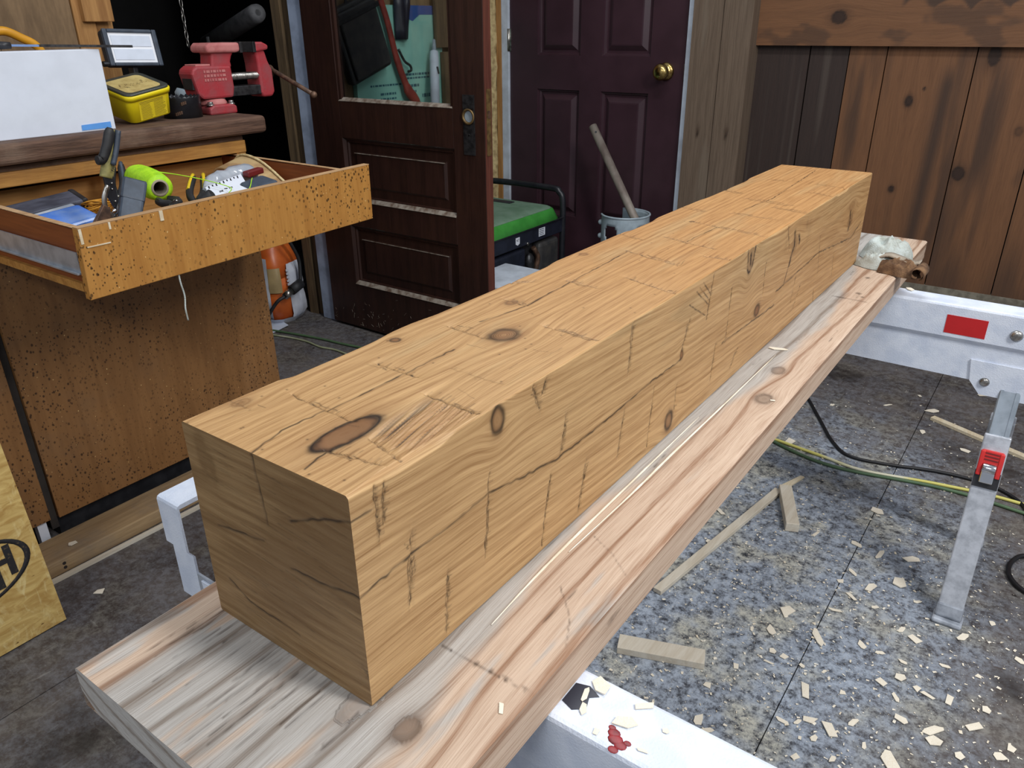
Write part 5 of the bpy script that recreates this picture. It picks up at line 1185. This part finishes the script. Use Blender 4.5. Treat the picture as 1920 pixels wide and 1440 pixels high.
for x, y, s in CH:
    lb = ({(0.066, 1.17): 'diamond shaped chip on bluish dust right of the flat offcut', (0.2, 1.365): 'curled white chip left of the sawhorse foot', (0.253, 1.419): 'long pale chip just left of the sawhorse foot', (0.143, 1.706): 'chip beside the floor seam below the cords', (0.19, 1.506): 'pale wood chip on the floor, fifth nearest to the short square offcut', (0.259, 1.534): 'pale wood chip on the floor, nearest to the coiled black cord', (0.033, 1.505): 'pale wood chip on the floor, nearest to the short square offcut', (0.133, 1.519): 'pale wood chip on the floor, third nearest to the short square offcut', (0.054, 1.089): 'pale wood chip on the floor, fourth nearest to the tip of the long stick', (0.143, 1.126): 'long pale chip lying across the floor seam', (0.152, 1.235): 'pale wood chip on the floor, third nearest to the middle of the floor seam', (0.172, 1.304): 'pale wood chip on the floor, twelfth nearest to the far sawhorse foot', (0.103, 1.027): 'pale wood chip on the floor, seventh nearest to the middle of the floor seam', (0.081, 0.993): 'pale wood chip on the floor, fifth nearest to the flat pine offcut', (0.077, 1.028): 'pale wood chip on the floor, sixth nearest to the tip of the long stick', (0.314, 1.108): 'pale wood chip on the floor, sixteenth nearest to the lower right corner of the picture', (0.286, 1.071): 'pale wood chip on the floor, fourteenth nearest to the middle of the floor seam', (0.349, 1.095): 'pale wood chip on the floor, eleventh nearest to the lower right corner of the picture', (0.168, 0.959): 'pale wood chip on the floor, eleventh nearest to the flat pine offcut', (0.339, 0.995): 'pale wood chip on the floor, tenth nearest to the lower right corner of the picture', (0.406, 1.098): 'pale wood chip on the floor, eighth nearest to the lower right corner of the picture', (0.467, 1.113): 'pale wood chip on the floor, fifth nearest to the lower right corner of the picture', (0.454, 1.054): 'slender chip in the lower right corner of floor', (0.393, 1.004): 'pale wood chip on the floor, seventh nearest to the lower right corner of the picture', (0.399, 0.979): 'pale wood chip on the floor, sixth nearest to the lower right corner of the picture', (0.233, 0.891): 'long chip near the near sawhorse rail corner', (0.265, 0.936): 'pale wood chip on the floor, eleventh nearest to the near sawhorse rail at bottom edge', (0.214, 0.855): 'pale wood chip on the floor, third nearest to the near sawhorse rail at bottom edge', (0.194, 0.893): 'pale wood chip on the floor, seventh nearest to the near sawhorse rail at bottom edge', (0.152, 0.86): 'pale wood chip on the floor, fourth nearest to the near sawhorse rail at bottom edge', (0.178, 0.874): 'pale wood chip on the floor, fifth nearest to the near sawhorse rail at bottom edge', (0.34, 0.881): 'big chip at the bottom edge of the picture', (0.31, 1.155): 'pale wood chip on the floor, thirteenth nearest to the far sawhorse foot', (0.318, 1.24): 'pale wood chip on the floor, fourth nearest to the far sawhorse foot', (0.289, 1.254): 'pale wood chip on the floor, fifth nearest to the far sawhorse foot', (0.402, 1.305): 'pale wood chip on the floor, nearest to the far sawhorse foot', (0.37, 1.088): 'pale wood chip on the floor, ninth nearest to the lower right corner of the picture', (0.319, 1.045): 'pale wood chip on the floor, thirteenth nearest to the lower right corner of the picture', (0.516, 1.04): 'pale wood chip on the floor, second nearest to the lower right corner of the picture', (0.502, 1.009): 'pale wood chip on the floor, nearest to the lower right corner of the picture', (0.509, 1.299): 'pale wood chip on the floor, seventh nearest to the coiled black cord', (0.021, 0.771): 'chip on the floor against the near sawhorse rail', (0.042, 0.753): 'pale wood chip on the floor, fourth nearest to the flat pine offcut', (0.002, 0.862): 'pale wood chip on the floor, nearest to the flat pine offcut', (0.28, 2.685): 'chip on the floor beside the upper far sawhorse leg', (0.156, 2.447): 'chip above the tip of the thin stick behind the far leg', (0.098, 2.553): 'pale wood chip on the floor, fourth nearest to the thin stick behind the far leg', (0.288, 2.206): 'pale wood chip on the floor, fourth nearest to the black cord crossing the floor seam', (0.157, 2.266): 'pale wood chip on the floor, second nearest to the thin stick behind the far leg', (0.022, 2.413): 'pale wood chip on the floor, third nearest to the thin stick behind the far leg', (-0.18, 1.31): 'chip on the long stick side next to the plank', (-0.211, 1.459): 'pale wood chip on the floor, second nearest to the short square offcut', (-0.177, 1.952): 'chip between the black cord and the plank edge', (-0.138, 2.302): 'pale wood chip on the floor, fifth nearest to the black cord crossing the floor seam', (0.153, 1.397): 'pale wood chip on the floor, sixth nearest to the short square offcut', (0.135, 1.347): 'pale wood chip on the floor, eighth nearest to the short square offcut', (0.224, 1.297): 'pale wood chip on the floor, seventh nearest to the far sawhorse foot', (0.3, 1.372): 'pale wood chip on the floor, second nearest to the far sawhorse foot', (0.143, 1.023): 'pale wood chip on the floor, eighth nearest to the middle of the floor seam', (0.184, 1.034): 'pale wood chip on the floor, sixth nearest to the middle of the floor seam', (0.228, 1.157): 'pale wood chip on the floor, fourth nearest to the middle of the floor seam', (0.266, 1.155): 'pale wood chip on the floor, ninth nearest to the middle of the floor seam', (0.23, 0.998): 'pale wood chip on the floor, sixteenth nearest to the near sawhorse rail at bottom edge', (0.383, 1.192): 'pale wood chip on the floor, ninth nearest to the far sawhorse foot', (0.445, 1.201): 'pale wood chip on the floor, eleventh nearest to the far sawhorse foot', (0.449, 1.391): 'pale wood chip on the floor, second nearest to the coiled black cord', (0.443, 0.968): 'pale wood chip on the floor, fourth nearest to the lower right corner of the picture', (0.198, 0.794): 'pale wood chip on the floor, nearest to the near sawhorse rail at bottom edge', (0.255, 0.828): 'pale wood chip on the floor, second nearest to the near sawhorse rail at bottom edge', (0.295, 0.891): 'pale wood chip on the floor, tenth nearest to the near sawhorse rail at bottom edge', (0.03, 0.943): 'pale wood chip on the floor, second nearest to the flat pine offcut', (0.019, 1.069): 'pale wood chip on the floor, nearest to the tip of the long stick'})[(x, y)]
    chip(x, y, .0012, s, lb, 'wood chips on the floor')
HL = ['largest pale chip on the near sawhorse rail, by the bare patch', 'chip leaning on the bare patch of the near sawhorse rail', 'chip on the bare patch nearest the plank edge', 'broad flat chip in the middle of the near sawhorse rail', 'small square chip beside the red paint splash', 'long curled chip near the back edge of the sawhorse rail', 'small chip near the front edge of the sawhorse rail', 'tiny chip furthest right on the near sawhorse rail']
for (x, y, s), lb in zip([(0.122, 0.162, 0.0228), (0.114, 0.145, 0.0134), (0.12, 0.131, 0.0142), (0.157, 0.139, 0.0181), (0.141, 0.117, 0.0079), (0.162, 0.164, 0.0154), (0.182, 0.123, 0.0079), (0.189, 0.152, 0.007)], HL): chip(x, y, .6752, s, lb, 'wood chips on the near sawhorse')
chip(.086, .058, PZ1+.0005, .010, 'tiny white chip on the plank near the sawhorse', None)
chip(.022, .925, PZ1+.0006, .022, 'curled pale chip on the plank against the timber, halfway along', None)
chip(.08, .73, PZ1+.0004, .008, 'tiny pale chip beside the plank knots', None)
chip(.12, 1.545, .6752, .026, 'curled pale shaving on the far sawhorse top rail', None)
chip(-1.47, .335, .041, .028, 'pale chip lying on the grey lumber by the cabinet', None)
chip(-1.29, .30, .0012, .030, 'pale chip on the floor beside the strand board corner', None)
# fine sawdust flakes scattered round the sawhorses: too many to count
rs2 = np.random.RandomState(3); N = 9000
fx_ = rs2.normal(.08, .34, N); fy_ = rs2.normal(1.15, .55, N)
ok = (fy_ < 2.9) & (fy_ > .2) & (fx_ < 1.0); fx_ = fx_[ok]; fy_ = fy_[ok]; N = len(fx_)
an = rs2.rand(N)*6.28; L = (.0007+.0035*rs2.rand(N)**5); Wd = L*(.25+.5*rs2.rand(N)); h = .0006+.0015*rs2.rand(N)
c_, s_ = np.cos(an), np.sin(an)
V = np.zeros((N, 4, 3))
for k, (a, b) in enumerate(((-1, -1), (1, -1), (1, 1), (-1, 1))):
    V[:, k, 0] = fx_+a*L*c_-b*Wd*s_; V[:, k, 1] = fy_+a*L*s_+b*Wd*c_; V[:, k, 2] = h+(k % 2)*.0006
me = bpy.data.meshes.new('sawdust_flakes'); me.from_pydata(V.reshape(-1, 3).tolist(), [], np.arange(N*4).reshape(N, 4).tolist())
sd_ = link('sawdust_flakes', me, 'chip_wood'); tag(sd_, 'fine pale sawdust flakes strewn over the dark floor', 'sawdust', kind='stuff')

# ------------------------------------------------------------------ rag at the far end of the plank
rg = thing('rag', 'stained white and brown rag crumpled on the far end of the plank', 'rag', (.06, 1.53, PZ1))
def cloth(nm, cx, cy, rx, ry, rot, h, mat_, seed, ridge=5.0, z0=PZ1):
    """a crumpled sheet: irregular outline, sharp folds, its rim resting on what lies below"""
    g_ = MB(); NR, NA = 16, 56; vv = []
    for i in range(NR+1):
        q = i/NR; row = []
        for k in range(NA):
            a = 2*math.pi*k/NA; rr = 1+.30*(float(vn(math.cos(a)*2+5, math.sin(a)*2+5, seed))-.5)*2
            x = rx*rr*q*math.cos(a); y = ry*rr*q*math.sin(a)
            n1 = 1-abs(2*float(vn(x/rx*ridge*.6+9, y/ry*ridge*.25+9, seed+1))-1); n2 = 1-abs(2*float(vn(x/rx*ridge*1.3, y/ry*ridge*.6, seed+2))-1)
            z = h*(.45+.55*(.7*(n1*n1*(3-2*n1))+.3*n2))*(1-q**4)+.0012
            c_, s_ = math.cos(rot), math.sin(rot)
            row.append(g_.bm.verts.new((cx+x*c_-y*s_, cy+x*s_+y*c_, z0+z)))
        vv.append(row)
    for i in range(NR):
        for k in range(NA):
            k2 = (k+1) % NA
            f = g_.bm.faces.new((vv[i][k], vv[i+1][k], vv[i+1][k2], vv[i][k2]) if i else (vv[0][k], vv[1][k], vv[1][k2])); f.smooth = True
    bmesh.ops.remove_doubles(g_.bm, verts=vv[0], dist=1e-4)
    return g_.build(nm, mat_, rg)
cloth('fold', .050, 1.622, .052, .042, .5, .050, 'rag_white', 3)
cloth('fold', .052, 1.520, .048, .030, -.1, .034, 'rag_white', 11, 6)
cloth('fold', .095, 1.500, .052, .028, -.12, .034, 'rag_brown', 5, 6)
pth = []
for q in range(15):
    a = -1.0+q*.42; r_ = .020-.0008*q; pth.append((.138+r_*math.cos(a)*.8, PZ1+.017+r_*math.sin(a)*.8))
m = MB(); m.loft([[(x, y+.03*(x-.13), z) for y in (1.452, 1.470, 1.490, 1.512)] + [(x-.002*(x > .13), y+.03*(x-.13), z-.0022) for y in (1.512, 1.490, 1.470, 1.452)] for x, z in pth]).jitter(.002, 60).build('rolled_end', 'rag_brown', rg, smooth=True)
sh = MB(); pp_ = [(.045, .748), (.07, .756), (.095, .752), (.12, .747), (.135, .752)]
sh.loft([[(x, 1.532-.12*(x-.05), z), (x, 1.532-.12*(x-.05), z-.003), (x, 1.505-.12*(x-.05), z-.005), (x, 1.505-.12*(x-.05), z-.001)] for x, z in [(p.x, p.z) for p in curve([(a, 0, b) for a, b in pp_], 5)]]).build('folded_hem', 'rag_grey', rg, smooth=True)
MB().prism([(.062, 1.595, .7285), (.088, 1.560, .7225), (.100, 1.572, .7225), (.075, 1.61, .7285)], (0, 0, .001)).build('care_label', 'panel_white', rg)

# ------------------------------------------------------------------ generator
gn = thing('generator', 'portable generator with dusty green tank and black tube frame by purple door', 'generator', (-1.78, 2.4, 0))
gx0, gx1, gy0, gy1 = -2.02, -1.54, 2.03, 2.76
def grr(z, i, r=.05):
    out = []
    for cx, cy, a0 in ((gx1-i-r, gy1-i-.03-r, 0), (gx0+i+r, gy1-i-.03-r, 90), (gx0+i+r, gy0+i+r, 180), (gx1-i-r, gy0+i+r, 270)):
        for k in range(5): a = R(a0+90*k/4); out.append((cx+r*math.cos(a), cy+r*math.sin(a), z))
    return out
MB().loft([grr(.398, .0), grr(.402, -.004), grr(.445, .012), grr(.452, .018)]).build('fuel_tank', 'green_paint', gn)
MB().loft([grr(.4505, .017), grr(.457, .026), grr(.462, .05), grr(.464, .09)]).build('tank_top', 'green_dusty', gn)
MB().lathe([(.028, 0), (.03, .004), (.03, .018), (.022, .024)], (-1.80, 2.30, .462), (0, 0, 1), 18).build('fuel_cap', 'green_dusty', gn)
MB().box((-1.86, 2.60, .462), (-1.74, 2.64, .468)).build('tank_gauge', 'black_plastic', gn, bevel=.002)
MB().box((-1.715, 2.20, .460), (-1.685, 2.24, .468)).build('tank_badge', 'white_card', gn, bevel=.002)
for x in (gx0+.01, gx1-.005):
    MB().tube(curve([(x, gy0+.02, .02), (x, gy0+.02, .30), (x, gy0+.03, .345), (x, gy0+.08, .365)], 6), .014, 10).build('frame_tube', 'black_paint', gn)
    MB().tube([(x, gy0+.02, .025), (x, gy1, .025)], .014, 10).build('frame_tube', 'black_paint', gn)
MB().tube(curve([(gx1-.01, gy1, .02), (gx1-.01, gy1, .25), (gx1-.01, gy1, .46), (gx1-.03, gy1, .51), (gx1-.08, gy1, .525), (gx0+.09, gy1, .525), (gx0+.03, gy1, .51), (gx0+.01, gy1, .46), (gx0+.01, gy1, .02)], 7), .0145, 10).build('handle_tube', 'black_paint', gn)
MB().box((gx1-.014, gy0+.02, .33), (gx1-.004, gy1-.01, .402)).build('control_panel', 'navy_plastic', gn, bevel=.003)
MB().box((gx1-.02, gy0+.02, .394), (gx1+.004, gy1-.01, .402)).build('frame_rail', 'black_paint', gn, bevel=.002)
MB().box((gx0+.04, gy0+.06, .06), (gx1-.05, gy1-.08, .33)).build('engine_block', 'black_plastic', gn, bevel=.01)
MB().box((gx1-.05, gy0+.10, .08), (gx1-.012, 2.46, .315)).build('end_housing', 'navy_plastic', gn, bevel=.012, seg=3)
for k in range(8): MB().box((gx1-.013, gy0+.12, .10+k*.020), (gx1-.006, 2.44, .110+k*.020)).build('cooling_fin', 'navy_plastic', gn, bevel=.001)
MB().box((gx1-.055, 2.56, .14), (gx1-.005, 2.73, .315)).build('air_filter', 'slate_plastic' if 0 else 'case_black', gn, bevel=.02, seg=3)
MB().ball((gx1-.02, 2.50, .235), .03, (.7, 1, 1.6)).build('carburettor', 'dark_steel', gn)
MB().tube(curve([(gx1-.02, 2.53, .30), (gx1-.015, 2.56, .25), (gx1-.02, 2.55, .19), (gx1-.015, 2.53, .13)], 5), .012, 8).build('fuel_hose', 'rusty_steel', gn)
MB().ball((gx1-.02, 2.52, .14), .028, (.7, 1, .9)).build('float_bowl', 'brass_dull', gn)
st1 = MB().prism([(gx1-.0035, 2.37, .350), (gx1-.0035, 2.385, .343), (gx1-.0035, 2.40, .350), (gx1-.0035, 2.40, .378), (gx1-.0035, 2.37, .378)], (.001, 0, 0)).build('sticker', 'white_card', gn)
link('sticker_print', text_mesh('4.7', .016, frame_mat((gx1-.002, 2.385, .366), (0, 1, 0), (0, 0, 1)), .0003), 'ink', st1)
st2 = MB().box((gx1-.0035, 2.55, .348), (gx1-.0025, 2.60, .384)).build('sticker', 'white_card', gn)
m = MB()
for k in range(4): m.box((gx1-.0026, 2.553, .353+k*.008), (gx1-.002, 2.59, .356+k*.008))
m.build('sticker_print', 'slate_plastic', st2)
MB().cyl((gx1-.006, 2.46, .335), (gx1+.002, 2.46, .335), .007, seg=10).build('bolt', 'steel', gn); MB().cyl((-1.60, 2.735, .402), (-1.60, 2.735, .414), .009, seg=8).build('bolt', 'steel', gn)
tag(MB().loft([[(x0, y0, z), (x1, y0, z), (x1, y1, z), (x0, y1, z)] for z, x0, x1, y0, y1 in ((0, -1.50, -1.34, 1.99, 2.24), (.27, -1.52, -1.33, 1.985, 2.26), (.275, -1.525, -1.325, 1.98, 2.265), (.292, -1.525, -1.325, 1.98, 2.265), (.300, -1.515, -1.335, 1.99, 2.255))]).build('plastic_bin', 'white_paint', bevel=.008, seg=3, smooth=False), 'white plastic bin on the floor in front of the generator', 'bin')

# ------------------------------------------------------------------ propane cylinder with a pipe stuck in its collar
px_, py_ = -1.20, 2.72
pt_ = thing('propane_cylinder', 'pale grey gas cylinder with open collar in front of the purple door', 'gas cylinder', (px_, py_, 0))
MB().lathe([(.10, 0), (.10, .02), (.06, .02), (.13, .05), (.152, .10), (.155, .15), (.155, .22), (.150, .27), (.13, .31), (.09, .335), (.03, .345)], (px_, py_, 0), (0, 0, 1), 32).build('tank', 'tank_grey', pt_)
m = MB(); n = 60
def holed(a, z):
    for ca, cz, ra, rz in ((-100, .395, 20, .034), (-20, .395, 17, .034), (70, .395, 22, .03)):
        if ((math.degrees(a)-ca+180) % 360-180)**2/ra**2+((z-cz)**2)/rz**2 < 1: return True
    return False
zs = [.325+.0125*k for k in range(12)]; an = [R(-145+270*k/n) for k in range(n+1)]
vv = [[m.bm.verts.new((px_+.105*math.cos(a), py_+.105*math.sin(a), z)) for a in an] for z in zs]
for i in range(len(zs)-1):
    for k in range(n):
        if not holed((an[k]+an[k+1])/2, (zs[i]+zs[i+1])/2): f = m.bm.faces.new((vv[i][k], vv[i][k+1], vv[i+1][k+1], vv[i+1][k])); f.smooth = True
co = m.build('collar', 'tank_grey', pt_); sl_ = co.modifiers.new('thick', 'SOLIDIFY'); sl_.thickness = .004
MB().tube([(px_+.105*math.cos(a), py_+.105*math.sin(a), .4625) for a in an], .0045, 8).build('collar_rim', 'tank_grey', pt_)
for zz in (.365, .425): MB().ball((px_+.107*math.cos(R(-150)), py_+.107*math.sin(R(-150)), zz), .012, (1, 1, 1)).build('collar_lug', 'tank_grey', pt_)
MB().cyl((px_, py_, .34), (px_, py_, .40), .016, .014, 14).cyl((px_, py_, .375), (px_+.045, py_-.03, .375), .012, seg=12).build('valve', 'brass_dull', pt_)
MB().lathe([(.024, 0), (.028, .004), (.028, .012), (.02, .018)], (px_, py_, .40), (0, 0, 1), 18).build('valve_wheel', 'dark_steel', pt_)
pi = thing('steel_pipe', 'grey pipe with a drilled end leaning out of the gas cylinder collar', 'pipe', (-1.15, 2.74, .36))
pa, pb = Vector((-1.105, 2.735, .350)), Vector((-1.462, 2.86, .800)); pd = (pb-pa).normalized()
MB().lathe([(.0185, 0), (.0185, (pb-pa).length), (.0155, (pb-pa).length), (.0155, (pb-pa).length-.06)], pa, pd, 18, cap=False).build('tube', 'pipe_grey', pi)
MB().cyl(pa+pd*((pb-pa).length-.06), pa+pd*((pb-pa).length-.058), .0155).build('tube_plug', 'tube_dark', pi)
q = pb-pd*.04; nn = Vector((.5, -.8, .2)); nn = (nn-pd*nn.dot(pd)).normalized(); MB().cyl(q+nn*.0183, q+nn*.0190, .005, seg=10).build('drilled_hole', 'black_rubber', pi)

# ------------------------------------------------------------------ things standing behind the brown door, seen through its glass
XG = XL-.006
fb = thing('foam_board', 'mint green foam insulation sheet printed with blue text behind glass', 'foam board', (XG, 2.62, 0))
MB().box((XG+.001, 2.22, 0), (XG+.026, 2.80, 1.30)).build('sheet', 'mint_foam', fb)
MB().prism([(XG+.0265, 2.50, 1.30), (XG+.0265, 2.50, 1.265), (XG+.0265, 2.60, 1.235), (XG+.0265, 2.65, 1.262), (XG+.0265, 2.79, 1.262), (XG+.0265, 2.79, 1.30)], (.0006, 0, 0)).build('print_band', 'foam_blue', fb)
m = MB(); rs = random.Random(6)
for z, h_, y0, y1 in ((1.005, .010, 2.53, 2.75), (.990, .008, 2.50, 2.72), (.968, .008, 2.30, 2.50), (.955, .012, 2.53, 2.62), (.93, .010, 2.53, 2.60), (.93, .01, 2.36, 2.46), (.91, .008, 2.36, 2.46), (.89, .008, 2.38, 2.47), (.905, .016, 2.64, 2.76), (.86, .012, 2.36, 2.54)):
    y = y0
    while y < y1: L = rs.uniform(.006, .022); m.box((XG+.0262, y, z), (XG+.0268, min(y+L, y1), z+h_)); y += L+.005
m.build('print_text', 'foam_print', fb)
cs = thing('black_case', 'black hard case hanging tilted behind the glass of brown door', 'case', (XG+.1, 2.24, 1.0))
CM = frame_mat((XG+.085, 2.225, 1.165), (0, .90, .30), (0, -.30, .90))
MB().box((-.125, -.150, -.05), (.125, .150, .0)).tf(CM).build('case_body', 'case_black', cs, bevel=.012, seg=3)
MB().box((-.110, -.135, .0), (.110, .135, .018)).tf(CM).build('case_lid', 'case_black', cs, bevel=.010, seg=3)
MB().box((-.125, .095, .0), (.125, .115, .022)).tf(CM).build('case_band', 'black_rubber', cs, bevel=.003)
MB().cyl((XG+.004, 2.225, 1.35), (XG+.075, 2.225, 1.345), .006, seg=10).build('peg', 'steel', cs)
MB().tube(curve([(XG+.055, 2.16, 1.29), (XG+.055, 2.19, 1.345), (XG+.055, 2.24, 1.352), (XG+.055, 2.28, 1.315)], 6), .006, 8).build('handle', 'black_rubber', cs)
rb_ = thing('red_bow', 'long dusty red lever bar leaning behind the door glass', 'bar', (XG+.06, 2.55, 0))
MB().tube(curve([(XG+.05, 2.34, 1.40), (XG+.055, 2.40, 1.25), (XG+.06, 2.445, 1.08), (XG+.065, 2.50, .95), (XG+.07, 2.56, .84), (XG+.07, 2.60, .40), (XG+.075, 2.62, .02)], 6), [.016]*12+[.018]*6+[.026]*7+[.03]*12, 8, .6).build('bar', 'red_bar', rb_)
MB().tube(curve([(XG+.05, 2.47, 1.12), (XG+.055, 2.50, 1.07), (XG+.06, 2.53, 1.05), (XG+.06, 2.535, 1.03), (XG+.06, 2.515, 1.025)], 5), .006, 8).build('hook', 'dark_steel', rb_)
wt = thing('sealant_tube', 'white sealant tube with grey nozzle leaning behind the door glass', 'tube', (XG+.09, 2.60, 0))
MB().lathe([(.022, 0), (.022, .30), (.019, .33), (.010, .335)], (XG+.15, 2.585, .80), (-.25, .33, 1), 18).build('body', 'white_paint', wt)
e0 = Vector((XG+.15, 2.585, .80)); ev = Vector((-.25, .33, 1)).normalized()
MB().cyl(e0+ev*.335, e0+ev*.385, .011, .007, 12).build('nozzle', 'tank_grey', wt)
MB().box((-.006, -.016, 0), (.006, .016, .0006)).tf(frame_mat(e0+ev*.24+Vector((.0222, 0, .004)), (0, 1, 0), ev)).build('print_mark', 'ink', wt)
MB().cyl((XG+.19, 2.555, .0), e0, .02, .02, 14).build('lower_body', 'white_paint', wt)
for y0, h_, m_, lb in ((2.775, 1.10, 'old_stud', 'brown upright board end behind the door glass'), (2.835, 1.45, 'post_wood_plain', 'grey upright board at the right of the door glass')):
    if m_ == 'post_wood_plain': m_ = 'lumber_wood'
    tag(MB().box((XG+.035, y0, 0), (XG+.06, y0+.055, h_)).jitter(.001, 9).build('scrap_board', m_, bevel=.002), lb, 'board')
tag(MB().box((XG+.04, 2.73, 1.12), (XG+.058, 2.83, 1.6)).box((XG+.0, 2.76, 1.35), (XG+.045, 2.80, 1.39)).build('wall_bracket_board', 'old_stud', bevel=.002), 'short dark board fixed high on wall behind glass', 'board')
dj = thing('denim_apron', 'dark blue cloth and strap hanging behind the door glass', 'cloth', (XG+.03, 2.52, 1.1))
MB().loft([[(XG+.046+.012*math.sin(y*90+z*7), y, z) for y in np.linspace(2.47, 2.56-.10*(1.35-z)*.6, 9)] + [(XG+.052+.012*math.sin(y*90+z*7), y, z) for y in np.linspace(2.56-.10*(1.35-z)*.6, 2.47, 9)] for z in (1.36, 1.30, 1.25, 1.20, 1.16)]).build('cloth', 'navy_plastic', dj, smooth=True)
MB().cyl((XG+.0, 2.50, 1.35), (XG+.05, 2.50, 1.35), .005, seg=8).build('hook', 'steel', dj)
# in the dark store room behind the bench
tag(MB().lathe([(.012, 0), (.032, 0), (.036, .02), (.036, .5), (.015, .5), (.012, .0)], (-2.42, 1.855, 1.268), (-.6, .1, -.15), 24).cyl((-2.82, 1.90, 0), (-2.82, 1.90, 1.18), .02).build('stove_pipe', 'dark_grey_roll'), 'dull grey roll end in the dark doorway above the vise', 'roll')
ch_ = thing('hanging_chain', 'thin bright metal chain hanging in the dark doorway', 'chain', (-2.6, 1.64, 1.15))
for k in range(22):
    z = 1.75-k*.028
    lnk = [(-2.60+(.006*math.cos(a) if k % 2 else 0), 1.64+(0 if k % 2 else .006*math.cos(a)), z+.018*math.sin(a)) for a in [2*math.pi*q/10 for q in range(10)]]
    MB().tube(lnk, .0022, 5, closed=True).build('chain_link', 'steel', ch_)
MB().box((-2.64, 1.60, 1.75), (-2.56, 1.68, 2.68)).build('hanger', 'dark_room', ch_)
